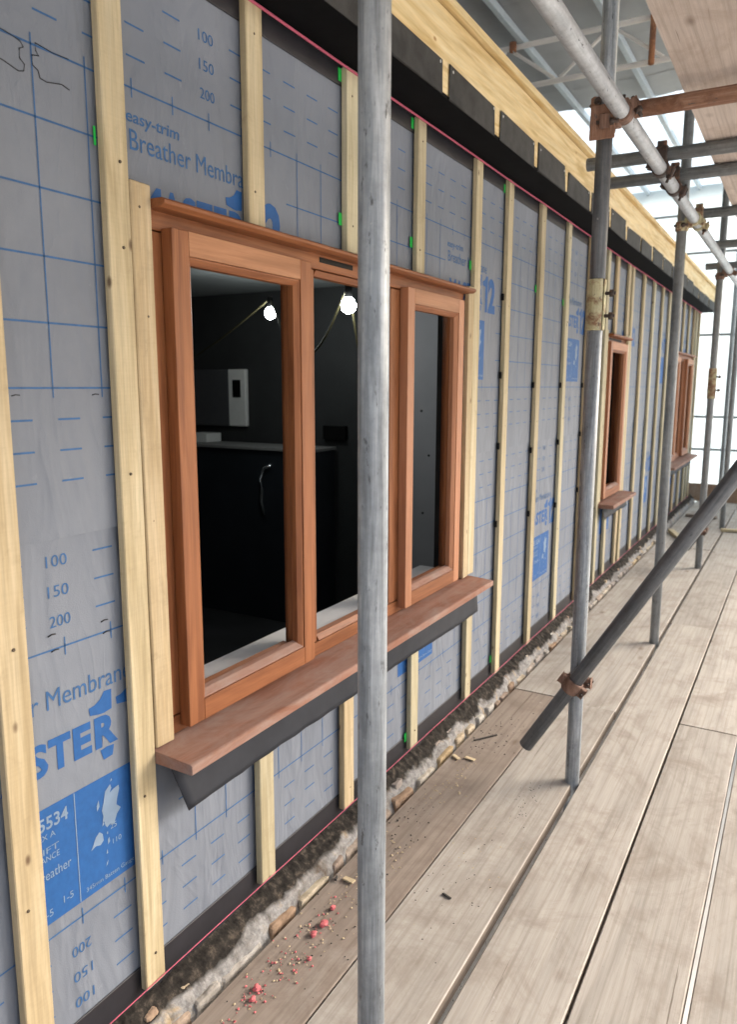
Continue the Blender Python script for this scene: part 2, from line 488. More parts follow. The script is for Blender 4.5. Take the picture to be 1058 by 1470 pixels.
def box(name, x0, x1, y0, y1, z0, z1, mat, parent=None, bev=0.002, jit=0.0, seg=1):
    c = Vector(((x0 + x1) / 2, (y0 + y1) / 2, z0))
    bm = bmesh.new()
    bmesh.ops.create_cube(bm, size=1)
    for v in bm.verts:
        v.co = Vector((v.co.x * (x1 - x0) + random.uniform(-jit, jit), v.co.y * (y1 - y0) + random.uniform(-jit, jit), (v.co.z + 0.5) * (z1 - z0) + random.uniform(-jit, jit)))
    if bev:
        bevel_bm(bm, bev, seg)
    return bm_obj(name, bm, mat, parent, c)

def prism(name, pts, axis, a0, a1, mat, parent=None, bev=0.0012):
    """pts: 2-D polygon in the two other axes (xyz order), extruded from a0 to a1 along axis"""
    def P(p, a):
        return {'x': (a, p[0], p[1]), 'y': (p[0], a, p[1]), 'z': (p[0], p[1], a)}[axis]
    vs_ = [Vector(P(p, a0)) for p in pts] + [Vector(P(p, a1)) for p in pts]
    lo = Vector((min(v.x for v in vs_), min(v.y for v in vs_), min(v.z for v in vs_)))
    hi = Vector((max(v.x for v in vs_), max(v.y for v in vs_), max(v.z for v in vs_)))
    c = Vector(((lo.x + hi.x) / 2, (lo.y + hi.y) / 2, lo.z))
    bm = bmesh.new()
    bv = [bm.verts.new(v - c) for v in vs_]
    n = len(pts)
    bm.faces.new(bv[:n]); bm.faces.new(list(reversed(bv[n:])))
    for i in range(n):
        j = (i + 1) % n
        bm.faces.new((bv[i], bv[n + i], bv[n + j], bv[j]))
    if bev:
        bevel_bm(bm, bev)
    return bm_obj(name, bm, mat, parent, c)

def tube(name, p0, p1, r, mat, parent=None, seg=32, wall=0.004, solid=False):
    p0, p1 = Vector(p0), Vector(p1)
    L = (p1 - p0).length
    q = Vector((0, 0, 1)).rotation_difference((p1 - p0).normalized())
    bm = bmesh.new()
    prof = [(r - wall, 0.0), (r - 0.0012, 0.0), (r, 0.0012), (r, L - 0.0012), (r - 0.0012, L), (r - wall, L)]
    if solid:
        prof = [(0.0001, 0.0), (r - 0.0008, 0.0), (r, 0.0008), (r, L - 0.0008), (r - 0.0008, L), (0.0001, L)]
    rings = [[bm.verts.new((rr * math.cos(2 * math.pi * i / seg), rr * math.sin(2 * math.pi * i / seg), z)) for i in range(seg)] for rr, z in prof]
    nr = len(rings)
    for a in range(nr if not solid else nr - 1):
        b = (a + 1) % nr
        for i in range(seg):
            j = (i + 1) % seg
            f = bm.faces.new((rings[a][i], rings[a][j], rings[b][j], rings[b][i]))
            f.smooth = (a == 2 or a == nr - 1)
    if solid:
        bm.faces.new(rings[0]); bm.faces.new(rings[-1])
    bmesh.ops.recalc_face_normals(bm, faces=bm.faces)
    me = D.meshes.new(name); bm.to_mesh(me); bm.free()
    me.materials.append(M[mat])
    o = D.objects.new(name, me)
    COL.objects.link(o)
    o.location = p0 - (wloc(parent) if parent else Vector((0, 0, 0)))
    o.rotation_mode = 'QUATERNION'
    o.rotation_quaternion = q
    o.parent = parent
    return o

def wire(name, pts, r, mat, parent=None, seg=8, origin=None):
    """a bent round wire through the points"""
    pts = [Vector(p) for p in pts]
    verts, faces = [], []
    for i, p in enumerate(pts):
        d = (pts[min(i + 1, len(pts) - 1)] - pts[max(i - 1, 0)]).normalized()
        a = d.cross(Vector((0, 0, 1)))
        if a.length < 0.05:
            a = d.cross(Vector((1, 0, 0)))
        a.normalize(); b = d.cross(a)
        for k in range(seg):
            t = 2 * math.pi * k / seg
            verts.append(p + r * (math.cos(t) * a + math.sin(t) * b))
    for i in range(len(pts) - 1):
        for k in range(seg):
            j = (k + 1) % seg
            faces.append((i * seg + k, i * seg + j, (i + 1) * seg + j, (i + 1) * seg + k))
    faces.append(tuple(range(seg))[::-1]); faces.append(tuple(range((len(pts) - 1) * seg, len(pts) * seg)))
    return mk(name, verts, faces, mat, parent, origin=origin or pts[0], smooth=True)

# ================================================================== SETTING
g = mk('ground', [(-400, -400, -2.6), (400, -400, -2.6), (400, 400, -2.6), (-400, 400, -2.6)], [(0, 1, 2, 3)], 'ground', origin=(0, 0, -2.6))
tag(g, 'pale rough ground seen through gaps between the boards', 'ground', kind='structure')

XF = -1.12           # front face of the battens
XM = -1.146          # face of the membrane
WALL_Y0, WALL_Y1 = -1.6, 9.62
OPEN = [(1.125, 2.695, 0.605, 1.72), (5.03, 5.64, 0.605, 1.70), (7.665, 9.235, 0.605, 1.70)]     # window openings: y0, y1, z0, z1

def sheet_with_holes(name, x, thick, y0, y1, z0, z1, mat, parent, holes, back=None):
    ys = sorted({y0, y1, *[h[0] for h in holes], *[h[1] for h in holes]})
    zs = sorted({z0, z1, *[min(max(h[2], z0), z1) for h in holes], *[min(max(h[3], z0), z1) for h in holes]})
    solid = {}
    for i in range(len(ys) - 1):
        for j in range(len(zs) - 1):
            cy, cz = (ys[i] + ys[i + 1]) / 2, (zs[j] + zs[j + 1]) / 2
            solid[i, j] = not any(h[0] < cy < h[1] and h[2] < cz < h[3] for h in holes)
    verts, faces, fm, idx = [], [], [], {}
    def V(i, j, b):
        if (i, j, b) not in idx:
            idx[i, j, b] = len(verts)
            verts.append((x - (thick if b else 0), ys[i], zs[j]))
        return idx[i, j, b]
    for (i, j), s in solid.items():
        if not s:
            continue
        faces.append((V(i, j, 0), V(i + 1, j, 0), V(i + 1, j + 1, 0), V(i, j + 1, 0))); fm.append(0)
        faces.append((V(i, j, 1), V(i, j + 1, 1), V(i + 1, j + 1, 1), V(i + 1, j, 1))); fm.append(1 if back else 0)
        for di, dj, e in ((-1, 0, ((i, j), (i, j + 1))), (1, 0, ((i + 1, j + 1), (i + 1, j))), (0, -1, ((i + 1, j), (i, j))), (0, 1, ((i, j + 1), (i + 1, j + 1)))):
            if not solid.get((i + di, j + dj), False):
                (a, b), (c, d) = e
                faces.append((V(a, b, 0), V(c, d, 0), V(c, d, 1), V(a, b, 1))); fm.append(1 if back else 0)
    return mk(name, verts, faces, mat, parent, origin=(x, y0, z0), mats=[mat] + ([back] if back else []), fmat=fm)

wall = thing('timber_frame_wall', (XM, 0, 0), 'long timber wall wrapped in grey printed breather membrane with vertical pine battens', 'wall')
sheet_with_holes('wall_core', XM - 0.003, 0.09, WALL_Y0, WALL_Y1, -0.4, 2.25, 'pine_z', wall, OPEN, 'vcl')
m_low = sheet_with_holes('membrane_sheet', XM, 0.0022, WALL_Y0, WALL_Y1 - 0.001, 0.06, 1.16, 'membrane', wall, OPEN)
m_up = sheet_with_holes('membrane_sheet', XM + 0.0025, 0.0022, WALL_Y0, WALL_Y1 - 0.001, 1.098, 2.200, 'membrane', wall, OPEN)
box('damp_proof_strip', XM + 0.0008, XM + 0.0045, WALL_Y0, WALL_Y1 + .002, 0.03, 0.134, 'dpc', wall, 0.001)
box('damp_proof_strip', XM + 0.0032, XM + 0.0068, WALL_Y0, WALL_Y1 + .002, 2.15, 2.202, 'dpc', wall, 0.001)

# battens -----------------------------------------------------------
def batten(yr, z0, z1, w=0.058, x0=None, x1=XF, lab=None, mat='pine_z'):
    x0 = XM + 0.0075 if x0 is None else x0
    dy = random.uniform(-0.003, 0.003)
    o = box('batten', x0, x1 + random.uniform(-0.0015, 0.0015), yr - w, yr, z0, z1, mat, wall, 0.0022, 0.0012)
    o.rotation_euler = (math.radians(random.uniform(-0.15, 0.15)), 0, 0)
    if lab:
        o['label'] = lab
    BATS.append((yr, z0, z1, o))
    return o
BATS = []
def screws(yr, w, zs, x=XF):
    for z in zs:
        yy = yr - w * random.uniform(0.35, 0.65)
        tube('nail_head', (x - 0.003, yy, z), (x + 0.0012, yy, z), 0.0030, 'nail', next((b for r_, a_, c_, b in BATS if r_ == yr and a_ < z < c_), wall), 10, solid=True)
TOPZ = 2.198
for yr in (-0.50, -0.07, 0.36, 0.786):
    batten(yr, 0.085, TOPZ)
batten(1.066, 0.085, TOPZ)
batten(1.1185, 0.618, 1.745, 0.0505)
screws(0.786, 0.058, (0.45, 0.93)); screws(1.066, 0.058, (0.16, 0.53, 1.2, 1.62, 1.77)); screws(1.1185, 0.05, (0.70, 0.93, 1.1, 1.5, 1.70))
for yr in (1.476, 1.898, 2.327):
    batten(yr, 1.729, TOPZ)
    screws(yr, 0.058, (1.80, 2.13))
for yr in (1.466, 1.873, 2.326, 2.823):
    batten(yr, 0.09, 0.572)
    screws(yr, 0.058, (0.15,))
batten(2.823, 0.62, TOPZ)
batten(2.757, 0.618, 1.735, 0.046)
for yr in (3.168, 3.622, 4.085, 4.54):
    batten(yr, 0.085, TOPZ)
    screws(yr, 0.058, (0.14, 0.6, 1.2, 1.7, 2.12))
for yr, w in ((4.985, 0.058), (5.028, 0.04), (5.688, 0.045), (5.755, 0.058)):
    batten(yr, 0.618 if w < 0.05 else 0.085, 1.72 if w < 0.05 else TOPZ, w)
batten(5.25, 1.71, TOPZ); batten(5.62, 1.71, TOPZ); batten(5.25, 0.09, 0.572); batten(5.62, 0.09, 0.572)
for yr in (6.19, 6.62, 7.05, 7.42):
    batten(yr, 0.085, TOPZ)
batten(7.60, 0.085, TOPZ); batten(7.662, 0.618, 1.72, 0.05)
for yr in (7.95, 8.35, 8.75, 9.12):
    batten(yr, 1.71, TOPZ); batten(yr, 0.09, 0.572)
batten(9.29, 0.618, 1.72, 0.045); batten(9.36, 0.085, TOPZ); batten(9.61, 0.085, TOPZ)
# packers showing as dark bits beside the battens, and green tape tabs
for yb, zs in ((3.11, (0.76, 1.10, 1.40, 1.72)), (3.564, (0.74, 1.05, 1.36)), (4.027, (0.72, 1.06, 1.36)), (4.482, (0.75, 1.08, 1.36))):
    for z in zs:
        box('packer', XM + 0.008, XM + 0.018, yb - 0.010, yb - 0.0005, z, z + 0.028, 'black', wall, 0.001)
for yb, zs in ((1.84, (2.160, 1.798)), (2.269, (2.160, 1.805)), (2.765, (1.80,)), (3.11, (2.145, 0.14)), (3.564, (1.80,)), (4.027, (1.78,)), (1.008, (1.79,)), (2.268, (0.12,))):
    for z in zs:
        box('green_tape', XM + 0.0076, XM + 0.0090, yb - (0.016 if yb > 1.5 else 0.005), yb - 0.0008, z, z + 0.032, 'green', wall, 0)

# printed marks on the membrane ---------------------------------------
def in_open(y, z, m=0.0):
    return any(h[0] - m < y < h[1] + m and h[2] - m < z < h[3] + m for h in OPEN)
pv, pf = [], []
def stroke(y0, z0, y1, z1, w, upper):
    x = XM + (0.0025 if upper else 0) + 0.0008
    dy, dz = y1 - y0, z1 - z0
    L = math.hypot(dy, dz) or 1
    n = max(1, int(L / 0.1))
    ny, nz = -dz / L * w / 2, dy / L * w / 2
    for k in range(n):
        a, b = k / n, (k + 1) / n
        ya, za, yb, zb = y0 + dy * a, z0 + dz * a, y0 + dy * b, z0 + dz * b
        if in_open((ya + yb) / 2, (za + zb) / 2, 0.0):
            continue
        i = len(pv)
        pv.extend([(x, ya - ny, za - nz), (x, yb - ny, zb - nz), (x, yb + ny, zb + nz), (x, ya + ny, za + nz)])
        pf.append((i, i + 1, i + 2, i + 3))
PER = 1.47
def blocks(R0):
    R = R0
    while R > WALL_Y0 + 0.6:
        R -= PER
    out = []
    R += PER
    while R < WALL_Y1 + 0.4:
        out.append(R); R += PER
    return out
up_R, lo_R = blocks(1.57), blocks(1.13)
LW = 0.0034
for zr, Rs, upper in ((1.916, up_R, True), (0.897, lo_R, False)):
    Y0, Y1 = WALL_Y0 + 0.02, WALL_Y1 - 0.02
    zend = zr - 0.552
    stroke(Y0, zr, Y1, zr, LW, upper); stroke(Y0, zend, Y1, zend, LW, upper)
    inb = lambda y: any(R - 0.50 < y < R + 0.02 for R in Rs)
    k0 = 1.102 if upper else 0.880
    y = k0 - 0.107 * 30
    while y < Y1:
        if y > Y0:
            if inb(y):
                stroke(y, zr - 0.017, y, zr + 0.017, LW * 0.8, upper); stroke(y, zend - 0.017, y, zend + 0.017, LW * 0.8, upper)
            else:
                stroke(y, zend - 0.017, y, zr + 0.017, LW * 0.8, upper)
        y += 0.107
    for k in range(1, 5):
        z = zr - 0.1104 * k
        # grid lines broken where the lettering block stands
        y = Y0
        for R in Rs:
            if R - 0.50 > y:
                stroke(y, z, min(R - 0.50, Y1), z, LW, upper)
            y = R + 0.02
        if y < Y1:
            stroke(y, z, Y1, z, LW, upper)
    for up_ in (True, False):
        for row in range(3):
            z = zr + 0.055 * (row + 1) if up_ else zend - 0.0545 * (row + 1)
            if z < 0.14 or z > 2.145:
                continue
            y = (0.895 if upper else 0.954) - 0.0985 * 26
            while y < Y1:
                blocked = any(R - 0.32 < y + 0.02 < R - 0.20 for R in Rs)
                if y > Y0 and not blocked:
                    stroke(y, z, y + 0.047, z, LW, upper)
                y += 0.0985
grid = mk('printed_grid', pv, pf, 'ink_pale', wall, origin=(XM, 0, 0))

def text_geo(body, bold=0.0, shear=0.0):
    cu = D.curves.new('lettering', 'FONT')
    cu.body = body; cu.size = 1.0; cu.offset = bold; cu.shear = shear; cu.resolution_u = 3
    o = D.objects.new('lettering', cu)
    me = D.meshes.new_from_object(o)
    vs_ = [v.co.copy() for v in me.vertices]; fs = [tuple(p.vertices) for p in me.polygons]
    D.objects.remove(o); D.curves.remove(cu); D.meshes.remove(me)
    return vs_, fs
tcache = {}
def letters(name, body, y0, y1, z0, z1, mat, x, bold=0.0, shear=0.0, flip=False):
    if (y0 + y1) / 2 < WALL_Y0 + 0.3 or y1 > WALL_Y1 - 0.03:
        return None
    key = (body, bold, shear)
    if key not in tcache:
        tcache[key] = text_geo(*key)
    vs_, fs = tcache[key]
    a, b = min(v.x for v in vs_), max(v.x for v in vs_)
    c, d = min(v.y for v in vs_), max(v.y for v in vs_)
    out = []
    for v in vs_:
        u, w = (v.x - a) / (b - a), (v.y - c) / (d - c)
        if flip:
            u, w = 1 - u, 1 - w
        out.append((x, y0 + u * (y1 - y0), z0 + w * (z1 - z0)))
    keep = [f for f in fs if not in_open(sum(out[i][1] for i in f) / len(f), sum(out[i][2] for i in f) / len(f))]
    if not keep:
        return None
    return mk(name, out, keep, mat, wall, origin=(x, y0, z0))

def rect_print(name, y0, y1, z0, z1, x, mat):
    vs_, fs = [], []
    n = 14
    for i in range(n):
        for j in range(n):
            ya, yb = y0 + (y1 - y0) * i / n, y0 + (y1 - y0) * (i + 1) / n
            za, zb = z0 + (z1 - z0) * j / n, z0 + (z1 - z0) * (j + 1) / n
            if in_open((ya + yb) / 2, (za + zb) / 2) or yb > WALL_Y1 - 0.02:
                continue
            k = len(vs_)
            vs_.extend([(x, ya, za), (x, yb, za), (x, yb, zb), (x, ya, zb)]); fs.append((k, k + 1, k + 2, k + 3))
    if fs:
        return mk(name, vs_, fs, mat, wall, origin=(x, y0, z0))

MAP = [[(0.50, 0.90), (0.60, 0.945), (0.62, 0.90), (0.58, 0.86), (0.66, 0.88), (0.76, 0.89), (0.77, 0.85), (0.72, 0.76), (0.70, 0.70), (0.76, 0.66), (0.78, 0.645), (0.70, 0.60), (0.64, 0.52), (0.60, 0.51), (0.56, 0.54), (0.50, 0.52), (0.47, 0.55), (0.45, 0.60), (0.42, 0.60), (0.44, 0.66), (0.42, 0.72), (0.46, 0.80)],
       [(0.27, 0.40), (0.36, 0.38), (0.42, 0.41), (0.41, 0.48), (0.35, 0.52), (0.28, 0.49), (0.22, 0.42), (0.18, 0.38)],
       [(0.33, 0.74), (0.38, 0.78), (0.37, 0.85), (0.33, 0.80)], [(0.41, 0.56), (0.45, 0.57), (0.43, 0.61)], [(0.60, 0.97), (0.64, 0.975), (0.63, 1.0)],
       [(0.49, 0.45), (0.51, 0.45), (0.51, 0.48), (0.49, 0.47)], [(0.50, 0.34), (0.54, 0.36), (0.53, 0.41), (0.50, 0.39)], [(0.46, 0.25), (0.49, 0.25), (0.48, 0.30)], [(0.44, 0.12), (0.47, 0.14), (0.49, 0.18), (0.46, 0.16)]]
LOGO = (('M', -0.462, -0.402), ('A', -0.400, -0.344), ('S', -0.342, -0.302), ('T', -0.300, -0.251), ('E', -0.246, -0.204), ('R', -0.196, -0.140))
ONE_TOP = [(-0.2063, -0.1401), (-0.1929, -0.1384), (-0.1789, -0.1311), (-0.1684, -0.1176), (-0.1505, -0.1190), (-0.1518, -0.1590), (-0.1714, -0.1617), (-0.1836, -0.1604), (-0.2047, -0.1555)]
ONE_TAIL = [(-0.1846, -0.2350), (-0.1763, -0.2345), (-0.1690, -0.2330), (-0.1600, -0.2345), (-0.1511, -0.2349), (-0.1554, -0.2558), (-0.178, -0.2576)]
ONE_FULL = [(-0.1403, -0.1401), (-0.1269, -0.1384), (-0.1129, -0.1311), (-0.1024, -0.1176), (-0.0845, -0.1190), (-0.0860, -0.2560), (-0.1100, -0.2576), (-0.1100, -0.1600), (-0.1387, -0.1555)]
for Rs, zr, xo in ((up_R, 1.916, XM + 0.0025), (lo_R, 0.897, XM)):
    for R in Rs:
        x1, x2 = xo + 0.0009, xo + 0.0016
        letters('printed_lettering', 'easy-trim', R - 0.485, R - 0.345, zr - 0.068, zr - 0.040, 'ink_pale', x1, 0.012, 0.1)
        letters('printed_lettering', 'Breather', R - 0.478, R - 0.313, zr - 0.110, zr - 0.073, 'ink_pale', x1)
        letters('printed_lettering', 'Membrane', R - 0.297, R - 0.100, zr - 0.110, zr - 0.073, 'ink_pale', x1)
        for ch_, la, lb in LOGO:
            letters('printed_logo', ch_, R + la, R + lb, zr - 0.2300, zr - 0.1655, 'ink', x1, 0.05 if ch_ in 'TER' else 0.035)
        letters('printed_logo', '2', R - 0.078, R, zr - 0.258, zr - 0.122, 'ink', x1, 0.05)
        for poly in ONE_TOP, ONE_TAIL, ONE_FULL:
            if R < WALL_Y1 - 0.03 and not in_open(R + poly[0][0], zr + poly[0][1]):
                mk('printed_logo', [(x1, R + a_, zr + b_) for a_, b_ in poly], [tuple(range(len(poly)))], 'ink', wall)
        rect_print('printed_panel', R - 0.39, R - 0.11, zr - 0.522, zr - 0.291, x1, 'ink')
        rect_print('panel_rule', R - 0.2535, R - 0.2515, zr - 0.52, zr - 0.292, x2, 'ink_white')
        if zr < 1 or R < 4.6:
            letters('panel_lettering', 'BS 5534', R - 0.375, R - 0.268, zr - 0.334, zr - 0.308, 'ink_white', x2, 0.02)
            letters('panel_lettering', 'ANNEX A', R - 0.375, R - 0.298, zr - 0.352, zr - 0.341, 'ink_white', x2)
            letters('panel_lettering', 'UPLIFT', R - 0.375, R - 0.292, zr - 0.380, zr - 0.368, 'ink_white', x2)
            letters('panel_lettering', 'RESISTANCE', R - 0.375, R - 0.292, zr - 0.396, zr - 0.384, 'ink_white', x2)
            letters('panel_lettering', 'Breather', R - 0.345, R - 0.268, zr - 0.432, zr - 0.413, 'ink_white', x2)
            letters('panel_lettering', '1-5', R - 0.290, R - 0.268, zr - 0.498, zr - 0.484, 'ink_white', x2)
            letters('panel_lettering', '1-5', R - 0.336, R - 0.314, zr - 0.507, zr - 0.493, 'ink_white', x2)
            letters('panel_lettering', '345mm Batten Gauge', R - 0.238, R - 0.116, zr - 0.512, zr - 0.500, 'ink_white', x2)
            letters('panel_lettering', '25', R - 0.172, R - 0.156, zr - 0.410, zr - 0.399, 'ink_white', x2)
            letters('panel_lettering', '110', R - 0.168, R - 0.146, zr - 0.444, zr - 0.433, 'ink_white', x2)
            vs_, fs = [], []
            for poly in MAP:
                k = len(vs_)
                vs_.extend([(x2, R - 0.245 + p[0] * 0.13, zr - 0.508 + p[1] * 0.205) for p in poly])
                fs.append(tuple(range(k, k + len(poly))))
            if not in_open(R - 0.18, zr - 0.4) and R < WALL_Y1:
                mk('printed_map', vs_, fs, 'ink_white', wall, origin=(x2, R - 0.245, zr - 0.5))
        for k, txt in enumerate(('200', '150', '100')):
            za = zr + 0.040 + 0.0555 * k
            letters('printed_number', txt, R - 0.279, R - 0.234, za, za + 0.0215, 'ink_pale', x1)
            zb = zr - 0.552 - 0.075 - 0.0555 * k
            if zb > 0.14:
                letters('printed_number', txt, R - 0.279, R - 0.234, zb, zb + 0.0215, 'ink_pale', x1, 0, 0, True)

# pen sketch of the cladding joint on the membrane
pens = [[(0.800, 1.921), (0.84, 1.918), (0.868, 1.913), (0.874, 1.905), (0.866, 1.901), (0.866, 1.886), (0.874, 1.880), (0.872, 1.869), (0.862, 1.866), (0.836, 1.873), (0.80, 1.876)],
        [(0.962, 1.917), (0.93, 1.916), (0.897, 1.920), (0.897, 1.908), (0.902, 1.902), (0.889, 1.899), (0.889, 1.884), (0.899, 1.879), (0.902, 1.868), (0.915, 1.866), (0.945, 1.872), (0.960, 1.868)]]
for pl in pens:
    wire('pen_sketch', [(XM + 0.0036, y, z) for y, z in pl], 0.0008, 'pen', wall, 6)
for y, z in ((0.853, 0.925), (0.858, 0.895), (0.972, 0.92), (0.975, 0.896), (0.815, 1.352), (0.98, 1.352)):
    wire('pen_mark', [(XM + 0.0018, y - 0.008, z - 0.001), (XM + 0.0018, y, z + 0.001), (XM + 0.0018, y + 0.008, z)], 0.0013, 'pen', wall, 6)

# ------------------------------------------------------------------ eaves
XE = -0.995
eaves = thing('roof_eaves', (XE, 4.0, 2.2), 'yellow timber fascia along the eaves above a black soffit', 'roof edge')
FY0, FY1 = WALL_Y0, 9.75
nseg = 4
L = (FY1 - FY0) / nseg
for k in range(nseg):
    box('fascia_board', XE - 0.022, XE, FY0 + k * L + 0.001, FY0 + (k + 1) * L - 0.001, 2.214, 2.440, 'ply_y', eaves, 0.0025)
for k in range(nseg):
    box('roof_deck_edge', -1.5, XE + 0.022, FY0 + k * L + 0.2, FY0 + (k + 1) * L + 0.199, 2.442, 2.466, 'ply_y', eaves, 0.002)
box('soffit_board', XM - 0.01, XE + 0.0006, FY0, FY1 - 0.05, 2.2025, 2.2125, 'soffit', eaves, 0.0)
y = 2.186 - 0.43 * 9
while y < 9.6:
    fl = box('flashing_strip', XE + 0.0012, XE + 0.0045, y + 0.0245, y + 0.43 - 0.0245, 2.2045, 2.308 + random.uniform(-0.014, 0.010), 'flash', eaves, 0.0015, 0.004)
    for yy in (y + 0.045, y + 0.385):
        tube('nail_head', (XE + 0.004, yy, 2.285), (XE + 0.0065, yy, 2.285), 0.0045, 'screw', fl, 8, solid=True)
    y += 0.43

# ------------------------------------------------------------------ string lines
s1 = wire('string_line', [(XF + 0.003, WALL_Y0 + i * 0.2, 0.095 + 0.001 * math.sin(i)) for i in range(57)], 0.0012, 'pink')
tag(s1, 'taut pink string line along the foot of the battens', 'string', 'builder string lines')
s2 = wire('string_line', [(XF + 0.004, WALL_Y0 + i * 0.2, 2.190 + 0.001 * math.sin(i)) for i in range(57)], 0.0034, 'pink')
tag(s2, 'taut pink string line across the top of the battens under the eaves', 'string', 'builder string lines')

# ------------------------------------------------------------------ plinth
prof = [(-1.17, 0.068), (-1.146, 0.064), (-1.130, 0.056), (-1.118, 0.046), (-1.107, 0.036), (-1.096, 0.024), (-1.086, 0.012), (-1.078, -0.002), (-1.071, -0.02), (-1.067, -0.05), (-1.066, -0.10), (-1.066, -0.4)]
NY = 1400
vs_, fs, fm = [], [], []
for i in range(NY + 1):
    y = WALL_Y0 + (WALL_Y1 + 0.3 - WALL_Y0) * i / NY
    for j, (px, pz) in enumerate(prof):
        n1 = noise.noise(Vector((y * 9, j * 0.35, 1.0))); n2 = noise.noise(Vector((y * 38, j * 0.9, 4.0)))
        amp = 0 if j < 1 else 1
        vs_.append((px + amp * (0.005 * n1 + 0.003 * n2) - (0.004 if j > 6 else 0), y, pz + amp * (0.006 * n1 + 0.004 * n2)))
m = len(prof)
for i in range(NY):
    for j in range(m - 1):
        fs.append((i * m + j, i * m + j + 1, (i + 1) * m + j + 1, (i + 1) * m + j))
        pass
plinth = mk('stone_plinth', vs_, fs, 'plinth', None, origin=(-1.1, 4, -0.4), smooth=False, mats=['plinth'])
tag(plinth, 'rough rubble stone and mortar plinth between the wall foot and the boards', 'plinth')
def rock(name, c, sx, sy, sz, mat, parent, seed, sub=2, rough_=0.35):
    bm = bmesh.new()
    bmesh.ops.create_icosphere(bm, subdivisions=sub, radius=1)
    for v in bm.verts:
        p = v.co.copy()
        k = 1 + rough_ * noise.noise(p * 1.3 + Vector((seed * 3.1, seed, 0))) + 0.12 * noise.noise(p * 4 + Vector((0, seed * 2.3, 0)))
        v.co = Vector((p.x * sx * k, p.y * sy * k, p.z * sz * k))
    o = bm_obj(name, bm, mat, parent, c)
    return o
def block_stone(c, sx, sy, sz, seed):
    bm = bmesh.new()
    bmesh.ops.create_cube(bm, size=1)
    rs = random.Random(seed)
    for v in bm.verts:
        v.co = Vector((v.co.x * sx * rs.uniform(0.75, 1.1), v.co.y * sy * rs.uniform(0.72, 1.08), v.co.z * sz * rs.uniform(0.7, 1.15)))
    bmesh.ops.bevel(bm, geom=list(bm.edges), offset=min(sx, sz) * 0.22, segments=2, profile=0.6, affect='EDGES')
    bmesh.ops.subdivide_edges(bm, edges=[e for e in bm.edges if e.calc_length() > 0.02], cuts=2, use_grid_fill=True)
    for v in bm.verts:
        v.co += v.co.normalized() * 0.0045 * noise.noise(v.co * 60 + Vector((seed, 0, 0)))
    return bm_obj('stone', bm, 'stone', plinth, c)
y = 0.62; k = 0
while y < 7.5:
    ly = random.choice((0.05, 0.07, 0.09, 0.12, 0.15)) * random.uniform(0.85, 1.15)
    block_stone((-1.084 + random.uniform(-0.006, 0.005), y + ly / 2, -0.019 + random.uniform(-0.010, 0.006)), 0.040, ly * 1.15, 0.050, k)
    if random.random() < 0.35:
        block_stone((-1.112 + random.uniform(-0.006, 0.006), y + ly * random.random(), 0.030 + random.uniform(-0.008, 0.006)), 0.026, 0.03 + 0.03 * random.random(), 0.026, 300 + k)
    y += ly + random.uniform(0.006, 0.05); k += 1

# ------------------------------------------------------------------ decks of scaffold boards
def board(x0, x1, y0, y1, z1, mat, parent, lab=None, th=0.038):
    bm = bmesh.new()
    n = max(2, int((y1 - y0) / 0.12))
    sd = random.uniform(0, 50)
    rows = []
    for i in range(n + 1):
        y = y0 + (y1 - y0) * i / n
        wob = 0.0012 * noise.noise(Vector((y * 3, sd, 0))); wob2 = 0.0012 * noise.noise(Vector((y * 3, sd, 9)))
        sag = 0.0015 * noise.noise(Vector((y * 0.8, sd, 5)))
        ch = 0.003
        sec = [(x0 + wob, z1 - th), (x1 + wob2, z1 - th), (x1 + wob2, z1 - ch), (x1 + wob2 - ch, z1), (x0 + wob + ch, z1), (x0 + wob, z1 - ch)]
        rows.append([bm.verts.new((a - (x0 + x1) / 2, y - (y0 + y1) / 2, b - z1 + sag)) for a, b in sec])
    for i in range(n):
        for j in range(6):
            q = (j + 1) % 6
            bm.faces.new((rows[i][j], rows[i][q], rows[i + 1][q], rows[i + 1][j]))
    bm.faces.new(rows[0]); bm.faces.new(rows[-1])
    o = bm_obj('board', bm, mat, parent, ((x0 + x1) / 2, (y0 + y1) / 2, z1))
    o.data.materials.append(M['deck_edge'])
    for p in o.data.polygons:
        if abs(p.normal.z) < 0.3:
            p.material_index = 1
    if lab:
        o['label'] = lab
    return o
deck = thing('scaffold_deck', (-0.3, 4, -0.04), 'weathered timber scaffold board walkway running beside the wall', 'scaffold deck')
cols = [(-1.051, -0.836, 'deck_brown'), (-0.832, -0.599, 'deck'), (-0.576, -0.348, 'deck'), (-0.341, -0.124, 'deck'), (-0.112, 0.108, 'deck'), (0.114, 0.336, 'deck')]
brk = [(-1.2, 3.20, 7.0, 9.9), (-1.2, 3.175, 6.9, 9.9), (-0.4, 4.6, 8.5, 9.9), (-0.7, 3.185, 7.05, 9.9), (-0.2, 3.9, 7.8, 9.9), (-0.6, 3.3, 7.2, 9.9)]
for (x0, x1, mt), bs in zip(cols, brk):
    for k in range(len(bs) - 1):
        far = bs[k] > 3
        a, b = x0, x1
        if x0 == -0.832 and far:
            b = -0.597
        if x1 == -0.348 and far:
            a = -0.580
        if x0 == -0.576 and k == 0:
            a = -0.576
        board(a, b, bs[k] + 0.003, bs[k + 1] - 0.003, random.uniform(-0.003, 0.001), 'deck' if far and mt == 'deck_brown' else mt, deck)
upper = thing('upper_scaffold_deck', (0.2, 4, 2.256), 'pinkish scaffold boards of the platform overhead seen from below', 'scaffold deck')
x = -0.405
